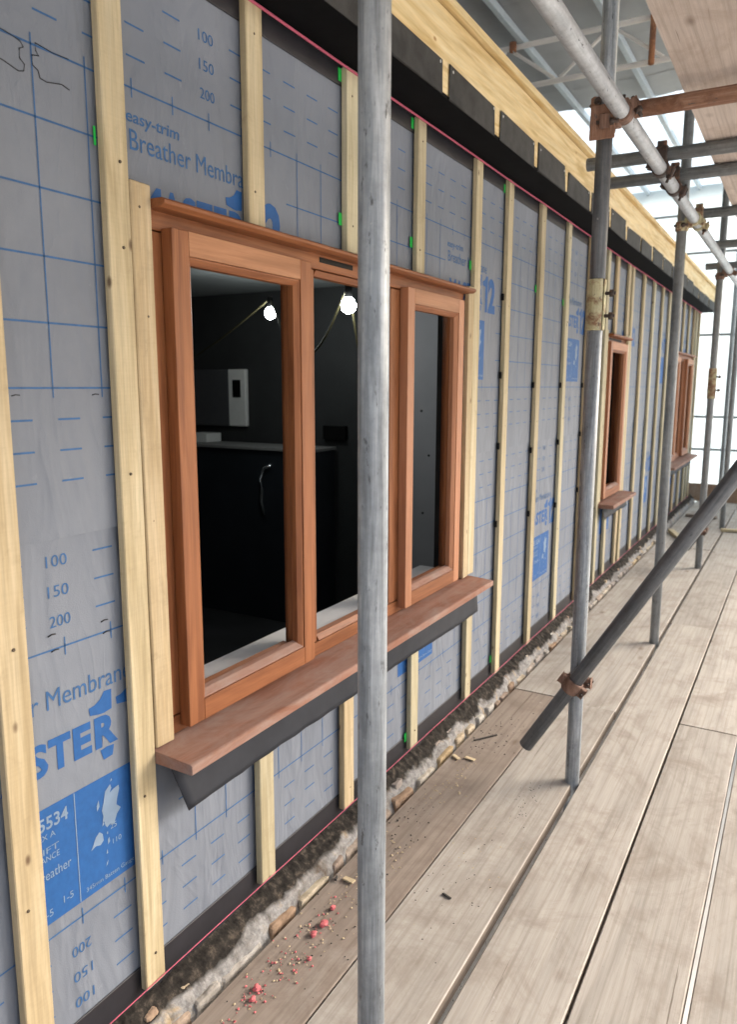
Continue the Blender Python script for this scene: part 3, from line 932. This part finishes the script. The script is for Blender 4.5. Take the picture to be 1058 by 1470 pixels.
for k in range(5):
    off = random.uniform(-0.3, 0.3)
    for a, b in ((-1.5, 2.95 + off), (2.95 + off, 6.3 + off)):
        board(x + 0.002, x + 0.222, a + 0.002, b - 0.002, 2.294 + random.uniform(0, 0.0015), 'deck_pink', upper)
    x += 0.226

# ------------------------------------------------------------------ scaffold tubes and couplers
R_T = 0.02415
def standard(x, y, z0, z1, mats, label, breaks=()):
    t = thing('scaffold_standard', (x, y, z0), label, 'scaffold pole', 'upright scaffold poles along the wall')
    zs = [z0, *breaks, z1]
    for k in range(len(zs) - 1):
        tube('tube', (x, y, zs[k] + (0.001 if k else 0)), (x, y, zs[k + 1]), R_T, mats[k], t, 40)
    return t
def lean(t, ax, ay):
    t.rotation_euler = (ax, ay, 0)
p1 = standard(-0.583, 1.034, -0.9, 3.65, ['galv'], 'nearest galvanised scaffold pole standing in front of the three light window')
p2 = standard(-0.602, 2.50, -0.9, 3.65, ['galv', 'darksteel', 'galv'], 'scaffold pole with dark upper tube above a flaking yellow sleeve', (1.62, 2.17))
p3 = standard(-0.607, 4.19, -0.9, 3.65, ['midsteel'], 'grey scaffold pole just beyond the narrow window')
p4 = standard(-0.612, 6.16, -0.9, 3.65, ['midsteel'], 'thin distant scaffold pole with a pale sleeve halfway up')
p5 = standard(-0.612, 8.05, -0.9, 3.65, ['midsteel'], 'farthest scaffold pole before the white end sheeting')

led = tube('scaffold_ledger', (-0.551, -1.2, 2.176), (-0.551, 9.6, 2.184), R_T, 'galv_light')
led2 = tube('scaffold_ledger', (-0.652, -1.2, -0.16), (-0.652, 9.6, -0.16), R_T, 'galv_light')
tag(led2, 'pale ledger tube glimpsed through the gap between the walkway boards', 'scaffold tube')
tag(led, 'long galvanised scaffold ledger tube running overhead along the poles', 'scaffold tube')
for y, xa, mt, lab, z in ((2.553, -0.60, 'rust', 'rusty brown scaffold transom tube under the overhead boards', 2.200),
                          (3.19, -0.83, 'midsteel', 'grey scaffold transom poking past the rusty transom towards the wall', 2.231),
                          (3.515, -0.82, 'midsteel', 'second grey scaffold transom beyond the rusty one', 2.231),
                          (4.335, -0.53, 'midsteel', 'grey scaffold transom close to the pole beyond the narrow window', 2.231),
                          (5.30, -0.60, 'midsteel', 'distant scaffold transom between the two farther poles', 2.231),
                          (6.22, -0.72, 'midsteel', 'far scaffold transom at the thin distant pole', 2.231),
                          (1.2, -0.56, 'midsteel', 'nearest scaffold transom above the frame', 2.231)):
    if y == 1.2:
        continue
    tr = tube('scaffold_transom', (xa, y, z), (0.85, y + 0.02, z), R_T, mt)
    tag(tr, lab, 'scaffold tube', 'tubes carrying the overhead boards')
br = tube('scaffold_brace', (-0.758, 2.449, 0.118), (0.35, 2.449, 0.118 + 1.108 * 1.668), R_T, 'darksteel')
tag(br, 'dark diagonal scaffold brace tube crossing the walkway', 'scaffold tube')

def ring_part(name, c, axis, mat, parent, r0=0.0246, r1=0.0315, w=0.046, a0=0, a1=360, seg=28):
    axis = Vector(axis).normalized()
    u = axis.cross(Vector((0.31, 0.52, 0.79))).normalized(); v = axis.cross(u)
    c = Vector(c); verts, faces = [], []
    prof_ = [(r0, -w / 2), (r1 - 0.003, -w / 2), (r1, -w / 2 + 0.004), (r1, w / 2 - 0.004), (r1 - 0.003, w / 2), (r0, w / 2)]
    full = abs(a1 - a0) >= 360
    n = seg
    for i in range(n if full else n + 1):
        t = math.radians(a0 + (a1 - a0) * i / n)
        for rr, h in prof_:
            verts.append(c + axis * h + (u * math.cos(t) + v * math.sin(t)) * rr)
    m_ = len(prof_)
    for i in range(n):
        i2 = (i + 1) % n if full else i + 1
        for j in range(m_):
            j2 = (j + 1) % m_
            faces.append((i * m_ + j, i * m_ + j2, i2 * m_ + j2, i2 * m_ + j))
    if not full:
        faces.append(tuple(range(m_))); faces.append(tuple(range(n * m_, n * m_ + m_))[::-1])
    return mk(name, verts, faces, mat, parent, origin=c)
def bolt(c, d, parent, mat, L=0.055):
    d = Vector(d).normalized(); c = Vector(c)
    tube('bolt', c - d * L * 0.45, c + d * L * 0.75, 0.0055, mat, parent, 10, solid=True)
    tube('nut', c + d * L * 0.25, c + d * (L * 0.25 + 0.013), 0.0115, mat, parent, 6, solid=True)
def coupler(ca, axa, cb, axb, mat, label, ear=(1, 0, 0), group='scaffold couplers', dmat=None):
    ca, cb = Vector(ca), Vector(cb)
    t = thing('scaffold_coupler', (ca + cb) / 2, label, 'coupler', group)
    ring_part('clamp_band', ca, axa, mat, t)
    ring_part('clamp_band', cb, axb, mat, t)
    mid = (ca + cb) / 2
    box('saddle', mid.x - 0.021, mid.x + 0.021, mid.y - 0.021, mid.y + 0.021, mid.z - 0.024, mid.z + 0.024, mat, t, 0.006, 0.002, 2)
    for c, ax in ((ca, axa), (cb, axb)):
        ax = Vector(ax).normalized()
        e = Vector(ear)
        e = (e - ax * e.dot(ax)).normalized()
        s = ax.cross(e).normalized()
        for sgn in (1, -1):
            q = c + e * 0.036 * sgn
            bm = bmesh.new()
            bmesh.ops.create_cube(bm, size=1)
            for v in bm.verts:
                v.co = e * v.co.x * 0.026 + ax * v.co.y * 0.034 + s * v.co.z * 0.022
            bevel_bm(bm, 0.004, 2)
            bm_obj('lug', bm, mat, t, q)
        bolt(c + e * 0.041, s, t, dmat or 'darkfit')
    return t
bd = Vector((1.108, 0, 1.108 * 1.668)).normalized()
kc = 0.155 / bd.x
coupler((-0.605, 2.449, 0.373), bd, (-0.602, 2.50, 0.373), (0, 0, 1), 'rustyfit', 'rusty swivel coupler clamping the diagonal brace to the pole', ear=(0.9, 0, -0.45))
coupler_main = coupler((-0.602, 2.50, 2.150), (0, 0, 1), (-0.551, 2.497, 2.1795), (0, 1, 0), 'rustyfit', 'chunky rusty coupler where the overhead ledger meets the dark topped pole', ear=(0.2, -1, 0.1))
pc = coupler_main
box('plate', -0.640, -0.566, 2.4655, 2.4725, 2.105, 2.205, 'rust', pc, 0.004, 0.002)
for pz in (2.145, 2.170):
    tube('bolt_hole', (-0.600, 2.466, pz), (-0.600, 2.4648, pz), 0.007, 'black', pc, 10, solid=True)
coupler((-0.602, 2.512, 2.215), (0, 0, 1), (-0.555, 2.553, 2.200), (1, 0, 0), 'rust', 'rusty coupler holding the rusty transom at the dark topped pole', ear=(-0.7, -0.6, 0.2))
coupler((-0.551, 3.19, 2.182), (0, 1, 0), (-0.551, 3.19, 2.231), (1, 0, 0), 'darkfit', 'dark coupler under the first grey transom on the ledger', ear=(1, 0, -0.4))
coupler((-0.551, 3.515, 2.182), (0, 1, 0), (-0.551, 3.515, 2.231), (1, 0, 0), 'darkfit', 'dark coupler under the second grey transom on the ledger', ear=(1, 0, -0.4))
coupler((-0.607, 4.19, 2.15), (0, 0, 1), (-0.551, 4.19, 2.182), (0, 1, 0), 'yellowfit', 'yellowish coupler where the ledger meets the pole beyond the narrow window', ear=(-0.2, -1, 0.1))
coupler((-0.551, 4.335, 2.182), (0, 1, 0), (-0.551, 4.335, 2.231), (1, 0, 0), 'yellowfit', 'yellowish coupler on the ledger just past the pole beyond the narrow window', ear=(1, 0, -0.4))
coupler((-0.612, 6.16, 2.15), (0, 0, 1), (-0.551, 6.16, 2.183), (0, 1, 0), 'rustyfit', 'rusty coupler on the thin distant pole under the ledger', ear=(-0.2, -1, 0.1))
coupler((-0.612, 6.16, 0.30), (0, 0, 1), (-0.612, 6.11, 0.30), (0.5, 0, 0.86), 'rustyfit', 'rusty coupler low on the thin distant pole', ear=(1, 0, 0))
br2 = tube('scaffold_brace', (-0.70, 6.11, 0.148), (0.35, 6.11, 1.96), R_T, 'darksteel')
tag(br2, 'short far diagonal brace seen behind the dark near brace', 'scaffold tube')

def sleeve(x, y, z0, z1, mat, label):
    t = thing('sleeve_coupler', (x, y, z0), label, 'coupler', 'sleeve couplers joining pole lengths')
    ring_part('sleeve_half', (x, y, (z0 + z1) / 2), (0, 0, 1), mat, t, 0.0245, 0.0295, z1 - z0, 5, 172)
    ring_part('sleeve_half', (x, y, (z0 + z1) / 2), (0, 0, 1), mat, t, 0.0245, 0.0295, z1 - z0, 185, 352)
    for k in (0.28, 0.72):
        bolt((x + 0.031, y - 0.004, z0 + (z1 - z0) * k), (1, 0.15, 0), t, 'darkfit', 0.038)
    return t
sleeve(-0.602, 2.50, 1.543, 1.70, 'yellowfit', 'flaking yellow and rust sleeve coupler with two bolts halfway up a pole')
sleeve(-0.612, 6.16, 1.28, 1.50, 'yellowfit', 'pale sleeve coupler on the thin distant pole against white sheeting')

# ------------------------------------------------------------------ windows
def window(Y0, Y1, ztop, lights, label, name='hardwood_window', vents=()):
    """lights: list of (y0, y1, kind) casement or fixed, in outer coordinates of each light"""
    t = thing(name, (-1.14, Y0, 0.60), label, 'window', 'red hardwood windows in the wall')
    FX0, FX1 = -1.195, -1.14          # frame back and front
    zb = 0.607
    zt = ztop
    # outer frame
    prism('jamb', [(FX0, Y0), (FX1, Y0), (FX1, Y0 + 0.052), (FX0, Y0 + 0.058)], 'z', zb + 0.052, zt - 0.055, 'hard_z', t)
    prism('jamb', [(FX0, Y1 - 0.058), (FX1, Y1 - 0.052), (FX1, Y1), (FX0, Y1)], 'z', zb + 0.052, zt - 0.055, 'hard_z', t)
    prism('head', [(FX0, zt - 0.055), (FX1, zt - 0.052), (FX1, zt - 0.0155), (FX1 + 0.04, zt - 0.0175), (FX1 + 0.052, zt - 0.011), (FX1 + 0.052, zt - 0.004), (FX1 + 0.045, zt), (FX0, zt)], 'y', Y0, Y1, 'hard_y', t)
    prism('bottom_rail', [(FX0, zb + 0.012), (FX1, zb + 0.009), (FX1, zb + 0.048), (FX0, zb + 0.050)], 'y', Y0 + 0.0005, Y1 - 0.0005, 'hard_y', t)
    # sill
    prism('sill', [(-1.150, zb - 0.022), (-1.150, zb + 0.0075), (-1.026, zb), (-1.021, zb - 0.0025), (-1.020, zb - 0.020), (-1.023, zb - 0.023)], 'y', Y0 - 0.054, Y1 + 0.09, 'sill', t, 0.001)
    prev = None
    for (a, b, kind) in lights:
        if prev is not None:
            box('mullion', FX0, FX1, prev, a, zb + 0.052, zt - 0.056, 'hard_z', t, 0.0015)
        prev = b
    for (a, b, kind) in lights:
        if kind == 'casement':
            CX0, CX1 = -1.168, -1.11
            win = t
            t = thing('casement', (0, a - win.location.y, 0)); t.parent = win
            a2, b2 = a - 0.021, b + 0.019
            z0, z1 = zb + 0.024, zt - 0.047
            s, ch = 0.048, 0.016
            F = -1.139
            gl = 'hard_light_z' if b > 2.2 else 'hard_z'
            for lft in (True, False):
                e = a2 if lft else b2
                d = 1 if lft else -1
                prism('stile', [(F, e), (CX1, e), (CX1, e + d * s), (F, e + d * s)], 'z', z0, z1, gl if lft and b < 2.2 else ('hard_light_z' if b > 2.2 else 'hard_z'), t)
                prism('stile_rebate', [(CX0, e + d * 0.024), (F - 0.0015, e + d * 0.024), (F - 0.0015, e + d * (s + ch - 0.002)), (F - 0.016, e + d * (s + ch - 0.002)), (F - 0.016, e + d * (s + ch - 0.014)), (CX0, e + d * (s + ch - 0.014))], 'z', z0 + 0.022, z1 - 0.012, 'hard_z', t)
            ya, yb = a2 + s, b2 - s
            for lft in (True, False):
                e = (a2 + s if lft else b2 - s); d = 1 if lft else -1
                prism('glazing_bead', [(F, e + d * 0.0006), (CX1 - 0.0035, e + d * 0.0006), (CX1 - 0.004, e + d * 0.004), (CX1 - 0.013, e + d * ch), (F, e + d * ch)], 'z', z0 + s + 0.0006, z1 - s - 0.0006, gl, t, 0.0006)
            prism('glazing_bead', [(F, z1 - s - ch), (CX1 - 0.013, z1 - s - ch), (CX1 - 0.004, z1 - s - 0.004), (CX1 - 0.0035, z1 - s - 0.0006), (F, z1 - s - 0.0006)], 'y', ya + 0.003, yb - 0.003, 'hard_y', t, 0.0006)
            prism('glazing_bead', [(F, z0 + s + 0.0006), (CX1 - 0.0035, z0 + s + 0.0006), (CX1 - 0.004, z0 + s + 0.004), (CX1 - 0.016, z0 + s + ch), (F, z0 + s + ch * 1.2)], 'y', ya + 0.003, yb - 0.003, 'sill', t, 0.0006)
            prism('rail', [(F, z1 - s), (CX1, z1 - s), (CX1, z1), (F, z1)], 'y', ya + 0.0004, yb - 0.0004, 'hard_light', t, 0.0008)
            prism('rail', [(F, z0), (CX1, z0), (CX1, z0 + s), (F, z0 + s)], 'y', ya + 0.0004, yb - 0.0004, 'hard_y', t, 0.0008)
            prism('rail_rebate', [(CX0, z1 - s - ch + 0.012), (F - 0.0015, z1 - s - ch + 0.002), (F - 0.0015, z1 - 0.014), (CX0, z1 - 0.014)], 'y', ya + ch + 0.003, yb - ch - 0.003, 'hard_y', t)
            prism('rail_rebate', [(CX0, z0 + 0.024), (F - 0.0015, z0 + 0.024), (F - 0.0015, z0 + s + ch - 0.004), (CX0, z0 + s + ch - 0.002)], 'y', ya + ch + 0.003, yb - ch - 0.003, 'hard_y', t)
            t = win
        else:
            z0, z1 = zb + 0.052, zt - 0.056
            q = 0.014
            for lft in (True, False):
                e = a if lft else b
                d = 1 if lft else -1
                prism('glazing_bead', [(FX1 - 0.032, e + d * 0.0006), (FX1 - 0.003, e + d * 0.0006), (FX1 - 0.014, e + d * q), (FX1 - 0.032, e + d * q)], 'z', z0 + 0.001, z1 - 0.001, 'hard_z', t, 0.0006)
            prism('glazing_bead', [(FX1 - 0.032, z0 - 0.002), (FX1 - 0.002, z0 - 0.002), (FX1 - 0.012, z0 + q), (FX1 - 0.032, z0 + q + 0.002)], 'y', a + q, b - q, 'hard_y', t, 0.0006)
            prism('glazing_bead', [(FX1 - 0.032, z1 - q), (FX1 - 0.012, z1 - q), (FX1 - 0.003, z1 + 0.0005), (FX1 - 0.032, z1 + 0.0005)], 'y', a + q, b - q, 'hard_y', t, 0.0006)
    for (a, b) in vents:
        box('trickle_vent', FX1 - 0.01, FX1 + 0.0012, a, b, zt - 0.034, zt - 0.0205, 'black', t, 0.0005)
    return t
window(1.12, 2.70, 1.722, [(1.180, 1.630, 'casement'), (1.704, 2.130, 'fixed'), (2.212, 2.626, 'casement')], 'large three light red hardwood window nearest, partly hidden behind the near pole', vents=((1.73, 1.90),))
window(5.03, 5.64, 1.700, [(5.092, 5.578, 'casement')], 'narrow single light red hardwood window between the two scaffold poles', vents=((5.12, 5.5),))
window(7.665, 9.235, 1.700, [(7.725, 8.175, 'casement'), (8.245, 8.66, 'fixed'), (8.735, 9.165, 'casement')], 'farthest red hardwood window near the white end sheeting')

# membrane flap hanging under the sill
def flap(Y0, Y1, drop, label, slant=0.03):
    vs_, fs = [], []
    ny, nz = 60, 8
    for i in range(ny + 1):
        u = i / ny
        for j in range(nz + 1):
            w = j / nz
            y = Y0 + (Y1 - Y0) * u + slant * w * (1 - u) ** 6
            z = 0.580 - drop * w * (1 + 0.015 * math.sin(u * 9))
            x = -1.098 + 0.012 * w + 0.004 * w * noise.noise(Vector((u * 30, w * 3, 2.0))) + 0.0025 * math.sin(u * 14 + w * 2) * w + 0.006 * w * (1 - u) ** 8
            vs_.append((x, y, z))
    for i in range(ny):
        for j in range(nz):
            fs.append((i * (nz + 1) + j, i * (nz + 1) + j + 1, (i + 1) * (nz + 1) + j + 1, (i + 1) * (nz + 1) + j))
    o = mk('membrane_flap', vs_, fs, 'flap', None, origin=(-1.09, (Y0 + Y1) / 2, 0.47), smooth=True)
    so = o.modifiers.new('thickness', 'SOLIDIFY'); so.thickness = 0.0018; so.offset = -1
    tag(o, label, 'membrane flap', 'loose membrane flaps under the sills')
    return o
flap(1.082, 2.80, 0.112, 'charcoal membrane flap hanging below the sill of the large near window')
flap(5.0, 5.74, 0.075, 'charcoal membrane flap below the sill of the narrow window', 0.01)
flap(7.62, 9.32, 0.075, 'charcoal membrane flap below the sill of the farthest window', 0.01)

# ------------------------------------------------------------------ interior
XI = XM - 0.093
room = thing('interior_room', (-3.4, 3, -0.35), 'dark unfinished room seen through the windows', kind='structure')
RX = -5.6
ZC, ZFL = 2.06, -0.36
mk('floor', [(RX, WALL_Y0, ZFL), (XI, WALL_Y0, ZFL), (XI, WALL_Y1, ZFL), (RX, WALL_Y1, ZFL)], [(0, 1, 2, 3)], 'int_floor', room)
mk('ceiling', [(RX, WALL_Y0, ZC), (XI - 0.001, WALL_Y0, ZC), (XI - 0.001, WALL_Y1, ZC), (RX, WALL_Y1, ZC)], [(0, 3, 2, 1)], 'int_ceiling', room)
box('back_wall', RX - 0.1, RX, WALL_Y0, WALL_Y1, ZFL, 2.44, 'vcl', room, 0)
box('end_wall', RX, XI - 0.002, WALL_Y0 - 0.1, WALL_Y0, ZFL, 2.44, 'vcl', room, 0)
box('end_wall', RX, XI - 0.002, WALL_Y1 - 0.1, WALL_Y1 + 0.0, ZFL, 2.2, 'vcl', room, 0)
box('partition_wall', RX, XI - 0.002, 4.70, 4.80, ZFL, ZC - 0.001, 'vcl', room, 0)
box('roof_slab', RX - 0.3, -1.5, FY0 - 0.1, FY1, 2.442, 2.47, 'soffit', room, 0)
pb = box('wall_board', -2.72, XI - 0.02, 4.675, 4.697, ZFL + 0.02, ZC - 0.03, 'plasterboard', None, 0.001)
tag(pb, 'grey wall board seen through the right hand light of the near window', 'wall board')
for xx, zz in ((-2.26, 1.2), (-2.13, 1.2), (-2.24, 0.5), (-2.2, 0.9), (-2.1, 1.75)):
    tube('screw_head', (xx, 4.676, zz), (xx, 4.6735, zz), 0.009, 'black', pb, 8, solid=True)
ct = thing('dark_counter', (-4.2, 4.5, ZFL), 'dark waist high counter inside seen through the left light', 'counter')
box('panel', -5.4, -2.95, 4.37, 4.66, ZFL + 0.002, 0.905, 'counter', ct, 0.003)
box('worktop_edge', -5.4, -2.94, 4.35, 4.67, 0.907, 0.929, 'counter_edge', ct, 0.002)
un = thing('wall_unit', (-4.1, 4.65, 1.05), 'grey and white wall mounted electrical unit inside the left light', 'electrical unit')
box('case', -4.45, -3.934, 4.662, 4.698, 1.05, 1.488, 'greycase', un, 0.006, 0, 2)
box('cover', -3.932, -3.760, 4.660, 4.698, 1.052, 1.490, 'white', un, 0.010, 0, 3)
box('display', -3.886, -3.806, 4.655, 4.6595, 1.275, 1.410, 'black', un, 0.001)
sb = box('socket_box', -3.05, -2.86, 4.655, 4.699, 0.98, 1.08, 'black', None, 0.004)
tag(sb, 'small black socket box inside the middle light', 'socket')
wb = box('small_white_box', -4.16, -3.98, 4.45, 4.62, 0.931, 1.0, 'white', None, 0.004)
tag(wb, 'small white box standing on the dark counter', 'box')
fo = wire('foil_strip', [(-3.30, 4.362, 0.80), (-3.36, 4.355, 0.78), (-3.385, 4.345, 0.70), (-3.375, 4.34, 0.62), (-3.385, 4.345, 0.53), (-3.36, 4.352, 0.44)], 0.011, 'foil')
tag(fo, 'crumpled silver foil strip hanging on the dark counter', 'foil strip')
for nm, p, r, lab in (('festoon_lamp', (-2.94, 3.905, 1.808), 0.034, 'lit bulb seen through the left light'), ('festoon_lamp', (-1.985, 3.27, 1.752), 0.036, 'lit bulb seen through the middle light beside the near pole')):
    t = thing(nm, p, lab, 'lamp', 'festoon bulbs lighting the room')
    bm = bmesh.new(); bmesh.ops.create_uvsphere(bm, u_segments=24, v_segments=16, radius=r)
    for v in bm.verts:
        if v.co.z > 0:
            v.co.z *= 1.25
    bm_obj('bulb', bm, 'bulb', t, p, True)
    tube('lamp_holder', (p[0], p[1], p[2] + r * 1.15), (p[0], p[1], p[2] + r * 1.15 + 0.06), 0.019, 'black', t, 16, solid=True)
cab = []
A, B = Vector((-2.94, 3.905, 1.90)), Vector((-1.985, 3.27, 1.86))
for i in range(15):
    u = i / 14
    cab.append(Vector((-5.2, 4.2, 1.5)).lerp(A, u) + Vector((0, 0, -0.25 * math.sin(math.pi * u))))
for i in range(1, 17):
    u = i / 16
    cab.append(A.lerp(B, u) + Vector((0, 0, -0.35 * math.sin(math.pi * u))))
for i in range(1, 9):
    u = i / 8
    cab.append(B.lerp(Vector((-2.15, 3.85, 1.15)), u) + Vector((0, 0, -0.1 * math.sin(math.pi * u))))
cb = wire('festoon_cable', cab, 0.006, 'cable')
tag(cb, 'drooping cable strung between the two lit bulbs inside', 'cable')
for k, (ya, yb) in enumerate(((1.12, 2.70), (5.03, 5.64), (7.665, 9.235))):
    o = box('window_board', -1.300, -1.197, ya + 0.006, yb - 0.006, 0.630, 0.655, 'board_white', None, 0.003)
    tag(o, ('white inner window board behind the large near window', 'white inner window board behind the narrow window', 'white inner window board behind the farthest window')[k], 'window board', 'inner window boards')

# ------------------------------------------------------------------ temporary roof overhead and end sheeting
roof = thing('temporary_roof', (-1.5, 4, 3.72), 'grey sheeted temporary roof high above the scaffold', 'temporary roof')
y = -3.0
k = 0
while y < 7.0:
    y2 = min(y + 0.8, 7.05)
    vs_, fs = [], []
    nx = 76
    for i in range(nx + 1):
        xx = -7.0 + 9.9 * i / nx
        h = 0.010 if i % 4 in (1, 2) else 0.0
        for yy in (y, y2 + 0.03):
            vs_.append((xx, yy, 3.75 + h + 0.003 * (k % 2)))
    for i in range(nx):
        fs.append((2 * i, 2 * i + 1, 2 * i + 3, 2 * i + 2))
    mk('roof_sheet', vs_, fs, 'roof_grey', roof)
    y = y2; k += 1
for yy in (7.09, 7.95, 8.81, 9.67):
    mk('translucent_sheet', [(-7, yy, 3.76), (2.9, yy, 3.76), (2.9, yy + 0.84, 3.762), (-7, yy + 0.84, 3.762)], [(0, 1, 2, 3)], 'sheet', roof)
for xx in (-4.2, -2.15, -1.91, -1.32, 0.2, 1.9):
    box('purlin', xx - 0.020, xx + 0.020, -3, 10.5, 3.695, 3.745, 'purlin', roof, 0.003)
def lattice(y, label):
    t = thing('lattice_beam', (-2, y, 3.40), label, 'lattice beam', 'lattice beams carrying the temporary roof')
    x0, x1 = -5.5, 2.9
    tube('chord', (x0, y, 3.677), (x1, y, 3.677), 0.018, 'beam_white', t, 16)
    tube('chord', (x0, y, 3.412), (x1, y, 3.412), 0.018, 'beam_white', t, 16)
    n = 24
    for i in range(n):
        xa = x0 + (x1 - x0) * i / n; xb = x0 + (x1 - x0) * (i + 1) / n
        za, zb_ = (3.43, 3.66) if i % 2 else (3.66, 3.43)
        tube('lacing', (xa + 0.02, y, za), (xb - 0.02, y, zb_), 0.012, 'beam_white', t, 12)
    return t
l1 = lattice(5.45, 'white lattice beam with a rusty end post under the grey roof')
tube('rusty_post', (-1.035, 5.415, 3.385), (-1.035, 5.415, 3.70), 0.019, 'rustpaint', l1, 16)
tube('rusty_post', (-1.96, 5.42, 3.64), (-1.96, 5.42, 3.70), 0.024, 'rustpaint', l1, 16)
lattice(2.6, 'nearer white lattice beam across the roof over the wall')
end = thing('end_sheeting', (0, 10.3, 0.1), 'bright translucent white sheeting closing the far end of the scaffold', 'sheeting')
x = -7.0
while x < 2.3:
    x2 = x + 2.35
    vs_, fs = [], []
    nx, nz = 10, 16
    for i in range(nx + 1):
        for j in range(nz + 1):
            xx, zz = x + (x2 - 0.01 - x) * i / nx, -2.3 + 6.04 * j / nz
            vs_.append((xx, 10.3 + 0.03 * noise.noise(Vector((xx * 1.2, zz * 1.2, 0))) + 0.004 * (int(x) % 2), zz))
    for i in range(nx):
        for j in range(nz):
            fs.append((i * (nz + 1) + j, (i + 1) * (nz + 1) + j, (i + 1) * (nz + 1) + j + 1, i * (nz + 1) + j + 1))
    mk('sheet', vs_, fs, 'sheet', end, smooth=True)
    x = x2
for z in (0.60, 1.0, 1.985, 2.95, 3.4):
    tube('rail', (-6.5, 10.22, z), (2.2, 10.22, z), 0.015, 'midsteel', end, 16)
for xx in (-2.9, -0.83, 1.3):
    tube('post', (xx, 10.17, -2.5), (xx, 10.17, 3.7), 0.024, 'midsteel', end, 20)
tb = box('toe_board', -1.6, 0.4, 9.93, 9.965, -0.01, 0.205, 'toe', None, 0.003)
tag(tb, 'brown timber toe board standing across the far end of the walkway', 'toe board')
# loose timbers lying at the far end
for (xx, yy, lx, ly, rz, mt, lab) in ((-0.93, 7.35, 0.05, 0.5, 20, 'pine_y', 'short pale timber offcut lying by the wall foot at the far end'), (-0.86, 8.6, 0.30, 0.08, -8, 'deck_brown', 'grey board offcut lying across the far end of the walkway'), (-0.40, 7.9, 0.42, 0.05, 12, 'pine_x', 'thin timber strip lying across the boards near the far pole')):
    o = box('timber_offcut', xx - lx / 2, xx + lx / 2, yy - ly / 2, yy + ly / 2, 0.003, 0.03, mt, None, 0.002)
    o.rotation_euler = (0, 0, math.radians(rz))
    tag(o, lab, 'timber offcut', 'timber offcuts on the walkway')

# ------------------------------------------------------------------ debris on the boards
PB = [(-0.977, 1.525, .010, 'largest pink chalk lump in the upper cluster on the brown board'), (-0.965, 1.462, .013, 'rounded pink chalk lump below the largest one'), (-0.967, 1.418, .011, 'lone pink chalk lump at the lower end of the upper cluster'),
      (-0.984, 1.209, .011, 'upper pink chalk lump in the cluster nearest the camera'), (-0.972, 1.178, .009, 'middle pink chalk lump in the cluster nearest the camera'), (-0.972, 1.080, .012, 'lowest pink chalk lump at the bottom edge of the picture'), (-0.93, 1.345, .007, 'small pink chalk lump alone on the brown board')]
for k, (xx, yy, r, lab) in enumerate(PB):
    r *= 0.75
    o = rock('chalk_lump', (xx, yy, r * 0.55), r, r * 1.25, r * 0.7, 'pinkbit', None, 40 + k, 2, 0.5)
    tag(o, lab, 'chalk lump', 'pink chalk lumps on the boards')
def crumbs(name, spots, mat, label, n, size, flat=0.6):
    vs_, fs = [], []
    for _ in range(n):
        cx_, cy_, sp = random.choice(spots)
        p = Vector((random.gauss(cx_, sp * 0.6), random.gauss(cy_, sp * 1.6), 0.001))
        if p.x < -1.045 or (-0.84 < p.x < -0.828) or p.x > -0.61:
            continue
        s = size * random.uniform(0.35, 1.3)
        k = len(vs_)
        a = random.uniform(0, 6.28)
        for q in range(4):
            vs_.append((p.x + s * math.cos(a + q * 1.57) * random.uniform(0.6, 1.2), p.y + s * math.sin(a + q * 1.57) * random.uniform(0.6, 1.2), 0.0))
        vs_.append((p.x + random.uniform(-.3, .3) * s, p.y + random.uniform(-.3, .3) * s, s * flat + 0.001))
        for q in range(4):
            fs.append((k + q, k + (q + 1) % 4, k + 4))
    o = mk(name, vs_, fs, mat, None, origin=(-0.95, 1.6, 0))
    tag(o, label, name.replace('_', ' '), kind='stuff')
crumbs('pink_crumbs', [(-0.975, 1.48, 0.035), (-0.98, 1.18, 0.04), (-0.975, 1.30, 0.06), (-0.96, 1.10, 0.05)], 'pinkbit', 'fine pink chalk crumbs scattered on the brown board', 120, 0.0036)
crumbs('sawdust', [(-0.97, 1.25, 0.06), (-0.96, 1.75, 0.05), (-0.98, 1.5, 0.07), (-0.97, 2.3, 0.06), (-0.75, 2.0, 0.1)], 'chip', 'pale sawdust and shavings scattered along the brown board', 240, 0.0034, 0.4)
crumbs('dirt_crumbs', [(-0.95, 1.4, 0.09), (-0.98, 2.0, 0.08), (-0.75, 1.7, 0.12), (-0.97, 2.7, 0.08), (-0.69, 2.33, 0.05)], 'darkbit', 'dark dirt crumbs scattered on the boards beside the wall', 260, 0.003, 0.5)
for k, (xx, yy, ly, rz, mt, lab) in enumerate(((-1.023, 2.454, .035, 60, 'chip', 'pale wood chip by the plinth, left of two'), (-0.973, 2.470, .04, 80, 'chip', 'pale wood chip by the plinth, right of two'), (-0.985, 2.66, .11, -35, 'darkbit', 'dark stick lying on the board beyond two pale chips'), (-1.0, 1.645, .035, 85, 'chip', 'pale chip beside the near pole'), (-1.035, 1.634, .02, 20, 'darkbit', 'dark crumb beside the plinth near the near pole'), (-0.735, 1.72, .03, 70, 'darkbit', 'small grey sliver on the second board'))):
    o = box('wood_chip', xx - (.008 if mt == 'chip' else .003), xx + (.008 if mt == 'chip' else .003), yy - ly / 2, yy + ly / 2, 0.001, 0.006, mt, None, 0.001, 0.001)
    o.rotation_euler = (0, 0, math.radians(rz))
    tag(o, lab, 'wood chip', 'chips and slivers on the boards')
